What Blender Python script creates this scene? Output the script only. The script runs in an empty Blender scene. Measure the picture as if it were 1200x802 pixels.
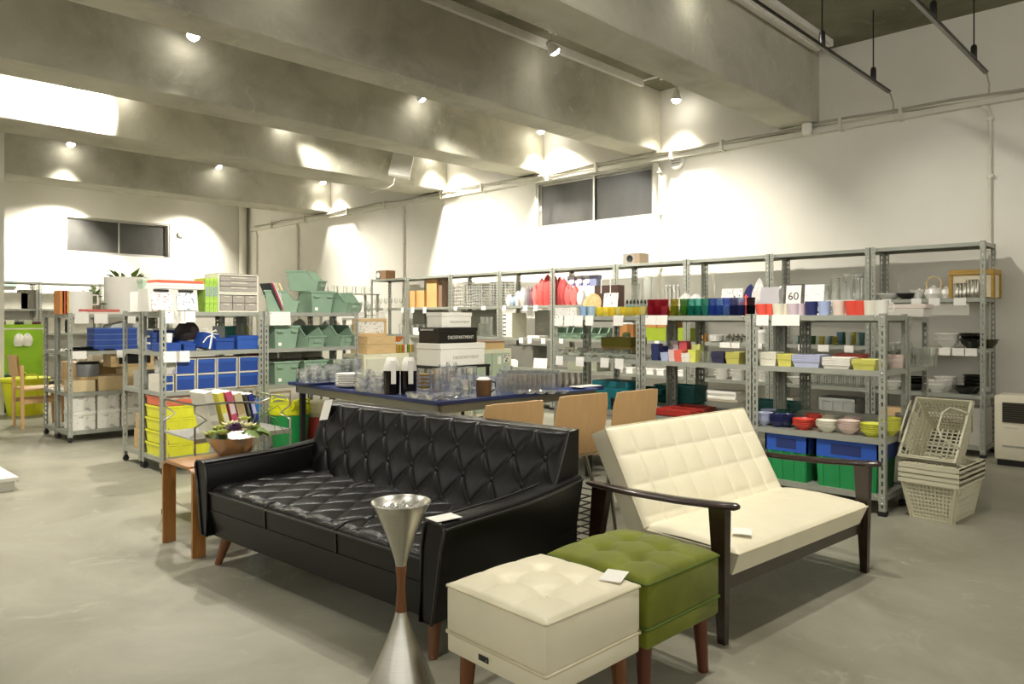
import bpy, bmesh, math, random
from mathutils import Matrix, Vector
random.seed(7)
SC = bpy.context.scene
COL = SC.collection
PI = math.pi
R = math.radians
# ---------------------------------------------------------------- camera
EYE = 1.25; F = 870.0; YAW = 44.0
cd = bpy.data.cameras.new('camera'); cam = bpy.data.objects.new('camera', cd); COL.objects.link(cam)
cam.location = (0, 0, EYE); cam.rotation_euler = (R(90), 0, R(YAW - 90))
cd.sensor_width = 36; cd.lens = F / 1200 * 36; cd.shift_y = -27 / 1200; cd.clip_start = 0.05
SC.camera = cam
# ---------------------------------------------------------------- world, exposure
w = bpy.data.worlds.new('world'); SC.world = w; w.use_nodes = True
w.node_tree.nodes['Background'].inputs[0].default_value = (1, .97, .9, 1)
w.node_tree.nodes['Background'].inputs[1].default_value = 1.0
vs = SC.view_settings
vs.view_transform = 'Standard'; vs.look = 'None'; vs.gamma = 1; vs.use_curve_mapping = False; vs.exposure = 1.0
try: SC.cycles.transparent_max_bounces = 40   # rows of glassware seen through each other
except Exception: pass
LAMP = (1, .955, .86)
# lamp heads of the room's track lights: x, y, z, aim point, watts, cone degrees
LAMPS = [
 (5.70, 4.92, 3.98, (8.3, 4.5, 1.5), 330, 66), (8.02, 4.92, 3.98, (8.2, 5.3, 1.2), 120, 84),
 (3.00, 7.15, 3.98, (2.6, 6.0, 0.0), 240, 84), (5.79, 7.15, 3.98, (8.3, 6.5, 1.6), 460, 66), (8.00, 7.15, 3.98, (8.28, 6.9, 2.4), 330, 100),
 (3.20, 9.32, 3.98, (1.9, 9.6, 3.2), 620, 110), (5.17, 9.40, 3.98, (8.3, 8.7, 1.6), 500, 66), (7.90, 9.40, 3.98, (8.28, 8.9, 1.6), 170, 100),
 (3.54, 12.95, 3.98, (3.2, 12.0, 0.0), 300, 90), (5.88, 12.95, 3.98, (7.9, 11.4, 0.9), 330, 80), (8.00, 12.95, 3.98, (8.2, 12.4, 1.0), 160, 90),
 (4.77, 15.95, 3.83, (4.0, 16.7, 1.3), 620, 110), (7.17, 15.95, 3.83, (6.6, 16.7, 1.8), 260, 110),
]
HIDDEN_LAMPS = [   # unseen heads on tracks and rails; those facing racks and boxes added as fill
 (2.60, 1.10, 3.42, (2.75, 1.5, 0.0), 105, 74), (3.70, 1.62, 3.42, (3.7, 1.75, 0.0), 85, 74), (1.10, 2.46, 3.42, (1.5, 2.9, 0.0), 14, 90),
 (3.50, 3.08, 3.98, (1.9, 3.1, 0.0), 150, 66), (0.30, 4.92, 3.98, (0.4, 3.7, 0.0), 125, 80),
 (2.90, 4.92, 3.98, (2.6, 4.2, 0.0), 130, 84), (3.80, 2.46, 3.42, (5.3, 6.1, 0.8), 330, 56), (5.40, 3.08, 3.98, (8.3, 1.4, 0.9), 130, 66), (0.80, 7.15, 3.98, (1.1, 6.6, 0.0), 340, 84),
 (1.30, 2.46, 3.42, (3.0, 6.2, 0.8), 230, 58), (3.00, 2.46, 3.42, (5.1, 3.2, 0.8), 200, 72), (1.90, 2.46, 3.42, (2.9, 8.4, 0.9), 360, 46), (3.30, 1.10, 3.42, (5.0, 1.7, 0.5), 70, 70),
]
# ---------------------------------------------------------------- pixel bookkeeping: true room positions from a plan plane
CA, SA = math.cos(R(YAW)), math.sin(R(YAW))
def yA(u, X):
    r = (u - 600) / F; return X * (SA - CA * r) / (CA + SA * r)
def xA(u, Y):
    r = (u - 600) / F; return Y * (CA + SA * r) / (SA - CA * r)
def dep(X, Y): return CA * X + SA * Y
def zA(v, X, Y): return EYE - (v - 374) / F * dep(X, Y)
def pz(u, v, z):
    d = (EYE - z) * F / (v - 374); r = (u - 600) / F
    return d * (CA + SA * r), d * (SA - CA * r)
# ---------------------------------------------------------------- materials
MATS = {}
def lin(h):
    h = h.lstrip('#'); c = [int(h[i:i+2], 16) / 255 for i in (0, 2, 4)]
    return tuple(x / 12.92 if x <= .04045 else ((x + .055) / 1.055) ** 2.4 for x in c) + (1,)
def mat(name, hexc, rough=.5, metal=0.0, var=.06, scale=8, bump=0.0, bscale=60, coat=0, sheen=0, stretch=None, spec=.5, dark=None, emit=0):
    if name in MATS: return MATS[name]
    m = bpy.data.materials.new(name); m.use_nodes = True; nt = m.node_tree; N = nt.nodes; L = nt.links
    b = N['Principled BSDF']; c = lin(hexc)
    b.inputs['Roughness'].default_value = rough; b.inputs['Metallic'].default_value = metal
    b.inputs['Coat Weight'].default_value = coat; b.inputs['Sheen Weight'].default_value = sheen
    b.inputs['Specular IOR Level'].default_value = spec
    tc = N.new('ShaderNodeTexCoord'); mp = N.new('ShaderNodeMapping'); L.new(tc.outputs['Object'], mp.inputs[0])
    if stretch: mp.inputs['Scale'].default_value = stretch
    nz = N.new('ShaderNodeTexNoise'); nz.inputs['Scale'].default_value = scale; nz.inputs['Detail'].default_value = 5
    L.new(mp.outputs[0], nz.inputs['Vector'])
    rp = N.new('ShaderNodeValToRGB'); rp.color_ramp.elements[0].position = .3; rp.color_ramp.elements[1].position = .7
    lo = lin(dark) if dark else tuple(x * (1 - 2 * var) for x in c[:3]) + (1,)
    rp.color_ramp.elements[0].color = lo; rp.color_ramp.elements[1].color = c
    L.new(nz.outputs['Fac'], rp.inputs[0]); L.new(rp.outputs[0], b.inputs['Base Color'])
    if bump:
        n2 = N.new('ShaderNodeTexNoise'); n2.inputs['Scale'].default_value = bscale; n2.inputs['Detail'].default_value = 3
        L.new(mp.outputs[0], n2.inputs['Vector'])
        bp = N.new('ShaderNodeBump'); bp.inputs['Strength'].default_value = bump; bp.inputs['Distance'].default_value = .01
        L.new(n2.outputs['Fac'], bp.inputs['Height']); L.new(bp.outputs[0], b.inputs['Normal'])
    if emit:
        b.inputs['Emission Color'].default_value = c; b.inputs['Emission Strength'].default_value = emit
    MATS[name] = m; return m
def glassmat(name, hexc, body=.0, rough=.0, tint=1.0, clear=.45, ior=1.3):
    """refracting glass with a little scattering body that light passes through"""
    if name in MATS: return MATS[name]
    m = bpy.data.materials.new(name); m.use_nodes = True; nt = m.node_tree; N = nt.nodes; L = nt.links
    b = N['Principled BSDF']; out = N['Material Output']; c = lin(hexc); k = tuple(1 - tint * (1 - x) for x in c[:3]) + (1,)
    b.inputs['Base Color'].default_value = k; b.inputs['Transmission Weight'].default_value = 1; b.inputs['Roughness'].default_value = rough; b.inputs['IOR'].default_value = ior
    tr = N.new('ShaderNodeBsdfTransparent'); tr.inputs[0].default_value = k
    df = N.new('ShaderNodeBsdfDiffuse'); df.inputs[0].default_value = c; tl = N.new('ShaderNodeBsdfTranslucent'); tl.inputs[0].default_value = c
    m0 = N.new('ShaderNodeMixShader'); m0.inputs[0].default_value = .5; L.new(df.outputs[0], m0.inputs[1]); L.new(tl.outputs[0], m0.inputs[2])
    m1 = N.new('ShaderNodeMixShader'); m1.inputs[0].default_value = clear; L.new(b.outputs[0], m1.inputs[1]); L.new(tr.outputs[0], m1.inputs[2])
    m2 = N.new('ShaderNodeMixShader'); m2.inputs[0].default_value = body; L.new(m1.outputs[0], m2.inputs[1]); L.new(m0.outputs[0], m2.inputs[2])
    L.new(m2.outputs[0], out.inputs[0]); MATS[name] = m; return m
def thinglass(name, body=.05, gloss=.75):
    """thin-walled clear glass: straight see-through, strong gloss at glancing facets"""
    if name in MATS: return MATS[name]
    m = bpy.data.materials.new(name); m.use_nodes = True; nt = m.node_tree; N = nt.nodes; L = nt.links
    N.remove(N['Principled BSDF']); out = N['Material Output']
    tr = N.new('ShaderNodeBsdfTransparent'); tr.inputs[0].default_value = (.99, .995, .985, 1)
    gl_ = N.new('ShaderNodeBsdfGlossy'); gl_.inputs['Roughness'].default_value = .06; gl_.inputs[0].default_value = (1, 1, 1, 1)
    tl = N.new('ShaderNodeBsdfTranslucent'); tl.inputs[0].default_value = (.95, .95, .93, 1); df = N.new('ShaderNodeBsdfDiffuse'); df.inputs[0].default_value = (.95, .95, .93, 1)
    m0 = N.new('ShaderNodeMixShader'); m0.inputs[0].default_value = .5; L.new(df.outputs[0], m0.inputs[1]); L.new(tl.outputs[0], m0.inputs[2])
    lw = N.new('ShaderNodeLayerWeight'); lw.inputs[0].default_value = .3
    m1 = N.new('ShaderNodeMixShader'); m1.inputs[0].default_value = body; L.new(tr.outputs[0], m1.inputs[1]); L.new(m0.outputs[0], m1.inputs[2])
    ad = N.new('ShaderNodeMath'); ad.operation = 'MULTIPLY_ADD'; ad.inputs[1].default_value = gloss; ad.inputs[2].default_value = .04; L.new(lw.outputs['Fresnel'], ad.inputs[0])
    m2 = N.new('ShaderNodeMixShader'); L.new(ad.outputs[0], m2.inputs[0]); L.new(m1.outputs[0], m2.inputs[1]); L.new(gl_.outputs[0], m2.inputs[2])
    L.new(m2.outputs[0], out.inputs[0]); MATS[name] = m; return m
def emitmat(name, col, s):
    m = bpy.data.materials.new(name); m.use_nodes = True; N = m.node_tree.nodes; N.remove(N['Principled BSDF'])
    e = N.new('ShaderNodeEmission'); e.inputs[0].default_value = col + (1,); e.inputs[1].default_value = s
    m.node_tree.links.new(e.outputs[0], N['Material Output'].inputs[0]); MATS[name] = m; return m
def printmat(name, paper, ink, sx=60, sy=120, cover=.5):
    """paper with fine printed lines (flat print)"""
    if name in MATS: return MATS[name]
    m = bpy.data.materials.new(name); m.use_nodes = True; nt = m.node_tree; N = nt.nodes; L = nt.links; b = N['Principled BSDF']
    b.inputs['Roughness'].default_value = .6
    tc = N.new('ShaderNodeTexCoord'); mp = N.new('ShaderNodeMapping'); mp.inputs['Scale'].default_value = (sx * 2.2, sx * 2.2, sy * 2.2); L.new(tc.outputs['Object'], mp.inputs[0])
    nz = N.new('ShaderNodeTexNoise'); nz.inputs['Scale'].default_value = 1; nz.inputs['Detail'].default_value = 1; L.new(mp.outputs[0], nz.inputs['Vector'])
    rp = N.new('ShaderNodeValToRGB'); rp.color_ramp.elements[0].position = cover; rp.color_ramp.elements[1].position = cover + .08
    rp.color_ramp.elements[0].color = lin(paper); rp.color_ramp.elements[1].color = lin(ink)
    L.new(nz.outputs['Fac'], rp.inputs[0]); L.new(rp.outputs[0], b.inputs['Base Color']); MATS[name] = m; return m
def concrete(name, base, dark, light, scale, rough, bump, streak=False):
    m = bpy.data.materials.new(name); m.use_nodes = True; nt = m.node_tree; N = nt.nodes; L = nt.links; b = N['Principled BSDF']
    tc = N.new('ShaderNodeTexCoord'); mp = N.new('ShaderNodeMapping'); L.new(tc.outputs['Object'], mp.inputs[0])
    if streak: mp.inputs['Scale'].default_value = streak
    a = N.new('ShaderNodeTexNoise'); a.inputs['Scale'].default_value = scale; a.inputs['Detail'].default_value = 9; a.inputs['Roughness'].default_value = .62; a.inputs['Distortion'].default_value = .6
    L.new(mp.outputs[0], a.inputs['Vector'])
    rp = N.new('ShaderNodeValToRGB'); e = rp.color_ramp.elements; e[0].position = .3; e[0].color = lin(dark); e[1].position = .72; e[1].color = lin(light)
    x = e.new(.5); x.color = lin(base); L.new(a.outputs['Fac'], rp.inputs[0])
    # pale trowel scuffs
    s = N.new('ShaderNodeTexNoise'); s.inputs['Scale'].default_value = scale * 3.2; s.inputs['Detail'].default_value = 8; s.inputs['Roughness'].default_value = .7; s.inputs['Distortion'].default_value = 1.4
    L.new(mp.outputs[0], s.inputs['Vector'])
    r2 = N.new('ShaderNodeValToRGB'); r2.color_ramp.elements[0].position = .57; r2.color_ramp.elements[1].position = .72; L.new(s.outputs['Fac'], r2.inputs[0])
    mx = N.new('ShaderNodeMix'); mx.data_type = 'RGBA'; L.new(r2.outputs[0], mx.inputs['Factor']); L.new(rp.outputs[0], mx.inputs['A']); mx.inputs['B'].default_value = lin(light)
    L.new(mx.outputs['Result'], b.inputs['Base Color'])
    rr = N.new('ShaderNodeMapRange'); rr.inputs[3].default_value = rough - .1; rr.inputs[4].default_value = rough + .15; L.new(a.outputs['Fac'], rr.inputs[0]); L.new(rr.outputs[0], b.inputs['Roughness'])
    bp = N.new('ShaderNodeBump'); bp.inputs['Strength'].default_value = bump; bp.inputs['Distance'].default_value = .02; L.new(s.outputs['Fac'], bp.inputs['Height']); L.new(bp.outputs[0], b.inputs['Normal'])
    MATS[name] = m; return m
M_FLOOR = concrete('floor_concrete', '#8f8c7b', '#7b7867', '#a3a08f', 1.1, .40, .05)
M_BEAM = concrete('beam_concrete', '#b8b5a4', '#a09d8b', '#c8c5b5', 1.4, .75, .25)
M_CEIL = concrete('ceiling_concrete', '#7d7a64', '#66634e', '#918e7a', 1.2, .8, .3)
M_WALL = mat('white_wall', '#e6e2d6', .75, var=.02, scale=3, bump=.08, bscale=40)
M_STEEL = mat('grey_steel', '#a6a89c', .42, .35, var=.05, scale=6)
M_BOLT = mat('bolt_steel', '#e4e6e0', .25, .8)
M_BLACKRUB = mat('black_rubber', '#151412', .6)
M_WHITEPL = mat('white_plastic', '#ece9df', .4)
M_CREAMPL = mat('cream_plastic', '#d8d2ba', .45)
M_BLACKLEA = mat('black_leather', '#0b0a08', .33, var=.1, bump=.05, bscale=220, spec=.3)
M_CREAMLEA = mat('cream_leather', '#e6dec2', .42, var=.03, bump=.05, bscale=200)
M_VELVET = mat('green_velvet', '#6e7606', .85, var=.16, scale=7, sheen=.12, dark='#5a6004')
M_DKWOOD = mat('dark_wood', '#2c1a10', .3, var=.2, scale=5, stretch=(1, 12, 12), coat=.4)
M_LEGWOOD = mat('walnut_wood', '#7a4c28', .4, var=.18, scale=6, stretch=(10, 10, 1.2))
M_REDWOOD = mat('bent_wood', '#b17a3e', .38, var=.14, scale=5, stretch=(10, 10, 1.5), coat=.3)
M_PLY = mat('beech_ply', '#d6ad78', .42, var=.045, scale=3, stretch=(14, 14, 1), coat=.15)
M_LTWOOD = mat('light_wood', '#dcbc88', .5, var=.1, scale=5, stretch=(1.5, 12, 12))
M_CHROME = mat('chrome_wire', '#d6d6d0', .16, 1.0, var=.02)
M_BRUSH = mat('brushed_steel', '#c6c4ba', .3, 1.0, var=.06, scale=10, stretch=(1, 1, 60))
M_PAPER = mat('white_paper', '#f2efe6', .7, var=.01)
M_CARD = printmat('price_card', '#f1eee5', '#c4c1b8', 260, 700, .55)
M_CARDB = mat('cardboard', '#c0a272', .75, var=.06)
M_GLASS = thinglass('clear_glass', .03, .6)
M_BLACK = mat('black_paint', '#171614', .4)
M_BLUEPL = mat('navy_board', '#24305e', .35, var=.05)
# ---------------------------------------------------------------- mesh helpers
class MB:
    def __init__(s): s.v = []; s.f = []
    def add(s, vs, fs, mtx=None):
        o = len(s.v); s.v += [tuple(mtx @ Vector(p)) for p in vs] if mtx else [tuple(p) for p in vs]
        s.f += [tuple(i + o for i in f) for f in fs]; return s
    def box(s, x0, x1, y0, y1, z0, z1, mtx=None):
        return s.add([(x0,y0,z0),(x1,y0,z0),(x1,y1,z0),(x0,y1,z0),(x0,y0,z1),(x1,y0,z1),(x1,y1,z1),(x0,y1,z1)],
            [(0,3,2,1),(4,5,6,7),(0,1,5,4),(1,2,6,5),(2,3,7,6),(3,0,4,7)], mtx)
    def hexa(s, b, t):   # bottom quad, top quad (ccw)
        return s.add(list(b) + list(t), [(0,3,2,1),(4,5,6,7),(0,1,5,4),(1,2,6,5),(2,3,7,6),(3,0,4,7)])
    def lathe(s, prof, n=16, c=(0, 0), mtx=None, flute=0, fn=0):
        vs = []
        for (r, z) in prof:
            for i in range(n):
                a = 2 * PI * i / n; rr = r * (1 + flute * math.cos(a * fn)) if fn else r
                vs.append((c[0] + rr * math.cos(a), c[1] + rr * math.sin(a), z))
        fs = []
        for k in range(len(prof) - 1):
            for i in range(n):
                j = (i + 1) % n; fs.append((k*n+i, k*n+j, (k+1)*n+j, (k+1)*n+i))
        if prof[0][0] > 1e-5: fs.append(tuple(reversed(range(n))))
        if prof[-1][0] > 1e-5: fs.append(tuple((len(prof)-1)*n + i for i in range(n)))
        return s.add(vs, fs, mtx)
    def tube(s, pts, r, n=6, closed=False, mtx=None):
        P = [Vector(p) for p in pts]; m = len(P); vs = []; rs = r if isinstance(r, (list, tuple)) else [r] * m
        ref = None
        for i in range(m):
            a = P[(i - 1) % m] if (closed or i) else P[i]; b = P[(i + 1) % m] if (closed or i < m - 1) else P[i]
            t = (b - a).normalized()
            if ref is None: ref = Vector((0, 0, 1)) if abs(t.z) < .9 else Vector((1, 0, 0))
            x = ref - t * ref.dot(t)
            if x.length < 1e-4: x = t.orthogonal()
            x.normalize(); y = t.cross(x); ref = x
            for k in range(n):
                an = 2 * PI * k / n; vs.append(P[i] + x * (math.cos(an) * rs[i]) + y * (math.sin(an) * rs[i]))
        fs = []
        for i in range(m if closed else m - 1):
            i2 = (i + 1) % m
            for k in range(n): k2 = (k + 1) % n; fs.append((i*n+k, i*n+k2, i2*n+k2, i2*n+k))
        if not closed: fs += [tuple(reversed(range(n))), tuple((m-1)*n + k for k in range(n))]
        return s.add(vs, fs, mtx)
    def prism(s, poly, a0, a1, axis='y', mtx=None):
        """poly in the two other axes, extruded along axis"""
        n = len(poly)
        def p3(p, a): return {'x': (a, p[0], p[1]), 'y': (p[0], a, p[1]), 'z': (p[0], p[1], a)}[axis]
        vs = [p3(p, a0) for p in poly] + [p3(p, a1) for p in poly]
        fs = [tuple(range(n)), tuple(reversed(range(n, 2*n)))] + [(i, i+n, (i+1) % n + n, (i+1) % n) for i in range(n)]
        return s.add(vs, fs, mtx)
    def rbox(s, x0, x1, y0, y1, z0, z1, r=.02, seg=2, mtx=None):
        bm = bmesh.new(); bmesh.ops.create_cube(bm, size=1)
        for v in bm.verts: v.co = ((x0+x1)/2 + v.co.x*(x1-x0), (y0+y1)/2 + v.co.y*(y1-y0), (z0+z1)/2 + v.co.z*(z1-z0))
        bmesh.ops.bevel(bm, geom=list(bm.edges), offset=r, segments=seg, affect='EDGES', profile=.5)
        bm.verts.index_update(); vs = [v.co.copy() for v in bm.verts]; fs = [tuple(v.index for v in f.verts) for f in bm.faces]; bm.free()
        return s.add(vs, fs, mtx)
    def grid(s, fn, nu, nv):
        vs = [fn(i / nu, j / nv) for j in range(nv + 1) for i in range(nu + 1)]; W = nu + 1
        return s.add(vs, [(j*W+i, j*W+i+1, (j+1)*W+i+1, (j+1)*W+i) for j in range(nv) for i in range(nu)])
    def mesh(s, name, m, ang=38):
        me = bpy.data.meshes.new(name); me.from_pydata(s.v, [], s.f)
        bm = bmesh.new(); bm.from_mesh(me); bmesh.ops.recalc_face_normals(bm, faces=bm.faces); bm.to_mesh(me); bm.free()
        if ang: me.polygons.foreach_set('use_smooth', [True] * len(me.polygons)); me.set_sharp_from_angle(angle=R(ang))
        me.materials.append(m); return me
    def build(s, name, m, parent=None, loc=None, rz=0, ang=38):
        return obj(name, s.mesh(name, m, ang), parent, loc, rz)
def obj(name, me, parent=None, loc=None, rz=0):
    o = bpy.data.objects.new(name, me); COL.objects.link(o)
    if parent: o.parent = parent
    if loc: o.location = loc
    if rz: o.rotation_euler.z = rz
    return o
def tag(o, label, cat, group=None):
    o['label'] = label; o['category'] = cat
    if group: o['group'] = group
    return o
def thing(name, label, cat, loc=(0, 0, 0), rz=0, group=None):
    o = bpy.data.objects.new(name, None); COL.objects.link(o); o.location = loc; o.rotation_euler.z = rz; o.empty_display_size = .05
    return tag(o, label, cat, group)
def dup(root, loc, rz=0, label=None, group=None, scale=None, recolor=None):
    r = root.copy(); COL.objects.link(r); r.location = loc; r.rotation_euler = (0, 0, rz)
    if scale: r.scale = scale if isinstance(scale, tuple) else (scale,) * 3
    if label: r['label'] = label
    if group: r['group'] = group
    def rec(a, b):
        for ch in list(a.children):
            c = ch.copy(); COL.objects.link(c); c.parent = b; rec(ch, c)
    rec(root, r); return r
def struct(o): o['kind'] = 'structure'; return o
def textobj(txt, size, m, parent, loc, rot=(PI/2, 0, 0), ext=.0006, name='lettering'):
    cu = bpy.data.curves.new('t', 'FONT'); cu.body = txt; cu.size = size; cu.extrude = ext; cu.align_x = 'CENTER'; cu.align_y = 'CENTER'
    t = bpy.data.objects.new('t', cu); COL.objects.link(t); bpy.context.view_layer.update()
    me = bpy.data.meshes.new_from_object(t.evaluated_get(bpy.context.evaluated_depsgraph_get())); bpy.data.objects.remove(t); bpy.data.curves.remove(cu)
    me.materials.clear(); me.materials.append(m); o = obj(name, me, parent); o.location = loc; o.rotation_euler = rot; return o
# ---------------------------------------------------------------- the room
XW, YB, ZC, ZB = 8.30, 16.75, 4.22, 3.42
XL, YF = -4.0, -4.5
def sbox(name, m, *b): return struct(MB().box(*b).build(name, m, ang=0))
sbox('floor', M_FLOOR, XL, XW, YF, YB, -.1, 0)
sbox('ceiling', M_CEIL, XL, XW, YF, YB, ZC, ZC + .1)
def wall_with_hole(name, axis, a, b, lo, hi, h0, h1, z0, z1):
    m = MB()
    for (p, q, r_, s_) in ((lo, h0, 0, ZC), (h1, hi, 0, ZC), (h0, h1, 0, z0), (h0, h1, z1, ZC)):
        if axis == 'x': m.box(a, b, p, q, r_, s_)
        else: m.box(p, q, a, b, r_, s_)
    return struct(m.build(name, M_WALL, ang=0))
WY0, WY1 = yA(765, XW), yA(628, XW); WZ0, WZ1 = 2.60, 3.30
wall_with_hole('wall_right', 'x', XW, XW + .2, YF, YB, WY0, WY1, WZ0, WZ1)
VX0, VX1 = xA(76, YB), xA(199, YB); VZ0, VZ1 = 2.58, 3.33
wall_with_hole('wall_back', 'y', YB, YB + .2, XL, XW, VX0, VX1, VZ0, VZ1)
def open_band_wall(name, axis, c, lo, hi):
    """wall with an added high open band between piers to let fill light in"""
    m = MB(); n = max(2, int((hi - lo) / 3.2)); p = (hi - lo) / n
    def bx(a, b, z0, z1):
        if axis == 'x': m.box(c - .1, c + .1, a, b, z0, z1)
        else: m.box(a, b, c - .1, c + .1, z0, z1)
    for i in range(n + 1): bx(max(lo, lo + i * p - .15), min(hi, lo + i * p + .15), 0, ZC)
    bx(lo, hi, 0, 1.75)
    return struct(m.build(name, M_WALL, ang=0))
open_band_wall('wall_left', 'x', XL, YF, YB); open_band_wall('wall_front', 'y', YF, XL, XW)  # unglazed bands added out of view so world light fills the room
px, py = pz(5, 485.6, 0)
sbox('wall_pillar', M_WALL, px - .5, px, py, py + .5, 0, ZC)
for i, (y0, wd) in enumerate(((3.27, .43), (5.32, .38), (7.35, .48), (9.54, .72), (13.12, .66))):
    b = MB().rbox(XL, XW, y0, y0 + wd, ZB, ZC, .012, 1); o = struct(b.build('beam_%d' % (i + 1), M_BEAM, ang=20))
# windows: aluminium sliding sashes with dark wired glass
M_ALU = mat('aluminium', '#b4b2a8', .4, .6)
M_WINGL = mat('dark_window_glass', '#454440', .3, var=.25, scale=3, stretch=(1, 9, .6), dark='#33322f', spec=.6)
def window(name, w, h, loc, rz):
    o = MB().box(0, w, 0, .12, 0, .03).box(0, w, 0, .12, h - .03, h).box(0, .03, 0, .12, .03, h - .03).box(w - .03, w, 0, .12, .03, h - .03).build(name, M_ALU, None, loc, rz, 0)
    struct(o)
    for k, (a, b) in enumerate(((.03, w * .51), (w * .49, w - .03))):
        y = .05 + .03 * k
        s = MB().box(a, b, y, y + .025, .03, .055).box(a, b, y, y + .025, h - .055, h - .03).box(a, a + .03, y, y + .025, .055, h - .055).box(b - .03, b, y, y + .025, .055, h - .055).build('window_sash', M_ALU, o, ang=0)
        MB().box(a + .03, b - .03, y + .008, y + .016, .055, h - .055).build('pane', M_WINGL, s, ang=0)
        MB().box((a + .004), (a + .03), y - .012, y, h * .4, h * .5).build('latch', M_WHITEPL, s, ang=0)
    return o
window('window_1', WY1 - WY0, WZ1 - WZ0, (XW + .02, WY1, WZ0), -PI / 2)
window('window_2', VX1 - VX0, VZ1 - VZ0, (VX0, YB + .02, VZ0), 0)
# wall conduit, drops and small fittings
M_PIPE = mat('pipe_white', '#dedacb', .5, var=.04)
cz = 3.335
def wob(a, k): return .012 * math.sin(a * 2.1 + k) + .008 * math.sin(a * 5.3 + 2 * k)
ys = [.2 + i * .25 for i in range(65)]
cw = thing('wall_conduit', 'bundle of white pipes and cables running along the right wall under the beams', 'conduit', (XW, 0, 0))
MB().box(-.07, 0, .2, 16.5, cz - .035, cz + .015).build('cable_tray', M_PIPE, cw, ang=0)
for k in range(3):
    MB().tube([(-.045 - .02 * k, y, cz + .03 + .02 * k - .015 * (k == 2) + wob(y, k)) for y in ys], .014 + .004 * (k == 1), 6).build('cable', M_PIPE if k != 2 else mat('cable_grey', '#a9a594', .5), cw)
for k, y in enumerate((.8, 2.4, 3.0, 4.4, 5.1, 6.3, 7.2, 8.6, 9.6, 11.2, 12.4, 14.0, 15.4)):
    MB().box(-.11, 0, y, y + .03, cz - .05, cz + .085).build('cable_clip', M_PIPE, cw, ang=0)
for i, (u, z0) in enumerate(((1160, 0.6), (773, 1.2), (473, .8), (349, .8), (301, .6))):
    y = yA(u, XW - .02)
    p = MB().tube([(-.0, 0, z0), (0, 0, 3.2), (0, .02, 3.27), (0, .06, 3.3)], .016 if u != 349 else .022, 8)
    for z in (1.2, 1.9, 2.6, 3.15): p.box(-.02, .025, -.03, .03, z, z + .03)
    o = p.build('conduit_drop', M_PIPE, None, (XW - .025, y, 0))
    tag(o, ['vertical pipe down the right wall above the heater', 'vertical pipe beside the right wall window', 'vertical pipe on the right wall above the wire glass rack', 'thicker vertical pipe with black collar on right wall left of it', 'vertical pipe nearest the far corner on the right wall'][i], 'pipe')
cx = xA(284, YB - .08)
o = MB().tube([(0, 0, 0), (0, 0, ZC)], .085, 14).build('corner_pipe', M_PIPE, None, (cx, YB - .1, 0)); tag(o, 'thick cream drain pipe in the far corner of the room', 'pipe')
vy = yA(794, XW)
v = thing('wall_vent', 'round white wall vent beside the right wall window', 'vent', (XW, vy, zA(190, XW, vy)))
rot = Matrix.Rotation(-PI / 2, 4, 'Y')
MB().lathe([(.11, 0), (.11, .03), (.085, .045), (.085, .03), (0, .03)], 20, mtx=rot).build('vent_ring', M_WHITEPL, v)
for k in range(4): MB().box(-.036, -.03, -.07 + .01 * abs(k - 1.5), .07 - .01 * abs(k - 1.5), -.05 + .03 * k, -.038 + .03 * k).build('vent_slat', mat('vent_grey', '#9a978c', .5), v, ang=0)
ky = yA(935, XW - .12)
s = MB().lathe([(0, -.07), (.04, -.065), (.055, -.03), (.055, .06), (.03, .08), (0, .08)], 14).build('smoke_detector', M_WHITEPL, None, (XW - .12, 3.36, 3.35)); tag(s, 'small white cylindrical sensor under the nearest beam at the wall', 'sensor')
ky = yA(127, XW)
sx = xA(212, YB)
s = MB().lathe([(.09, 0), (.08, .05), (.03, .07), (0, .07)], 16, mtx=Matrix.Rotation(PI / 2, 4, 'X')).build('wall_sensor', mat('sensor_grey', '#b8b5a9', .5), None, (sx, YB, zA(274, sx, YB))); tag(s, 'small round grey fitting on the far wall beside its window', 'sensor')
# speaker hanging from beam
bx = xA(470, 9.45); by = 9.45
sp = thing('wall_speaker', 'white tilted flat speaker box hanging from a concrete beam', 'speaker', (bx, by, 3.68), R(-40))
tilt = Matrix.Rotation(R(10), 4, 'Y') @ Matrix.Rotation(R(-20), 4, 'X')
MB().rbox(-.17, .17, -.05, .04, -.2, .2, .012, 2, mtx=tilt).build('speaker_body', M_WHITEPL, sp)
MB().box(-.04, .05, .02, .12, .0, .2).build('bracket', M_WHITEPL, sp, ang=0)
MB().tube([(-.1, -.02, -.2), (-.12, -.02, -.3), (-.22, 0, -.36), (-.4, .04, -.4), (-.5, .06, -.42)], .008, 5).build('cord', M_WHITEPL, sp)
# ---------------------------------------------------------------- track lights
M_BULB = emitmat('lamp_glow', (1, .95, .85), 26)
M_TRACKW = mat('track_white', '#efece3', .4)
def track(y, x0, x1, label, bo):
    t = thing('light_track', label, 'light track', (x0, y, ZC), 0, 'ceiling light tracks')
    MB().box(0, x1 - x0, -.035, .035, -.045, 0).build('track_rail', M_TRACKW, t, ang=0)
    MB().box(0, x1 - x0, -.055, -.035, -.06, 0).build('track_lip', M_TRACKW, t, ang=0)
    MB().box(0, x1 - x0, bo - .11, bo - .06, -.085, 0).box(0, x1 - x0, bo - .06, bo - .004, -.05, 0).build('trough', M_TRACKW, t, ang=0)
    MB().box(x1 - x0 - .03, x1 - x0 + .01, -.05, bo - .11, -.02, 0).build('cross_bar', M_TRACKW, t, ang=0)
    MB().box(x1 - x0 - .03, x1 - x0 + .01, -.05, .05, -.065, 0).build('end_cap', M_TRACKW, t, ang=0)
track(3.08, -2, 8.05, 'white light track on the ceiling before the nearest beam', 0.19)
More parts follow.
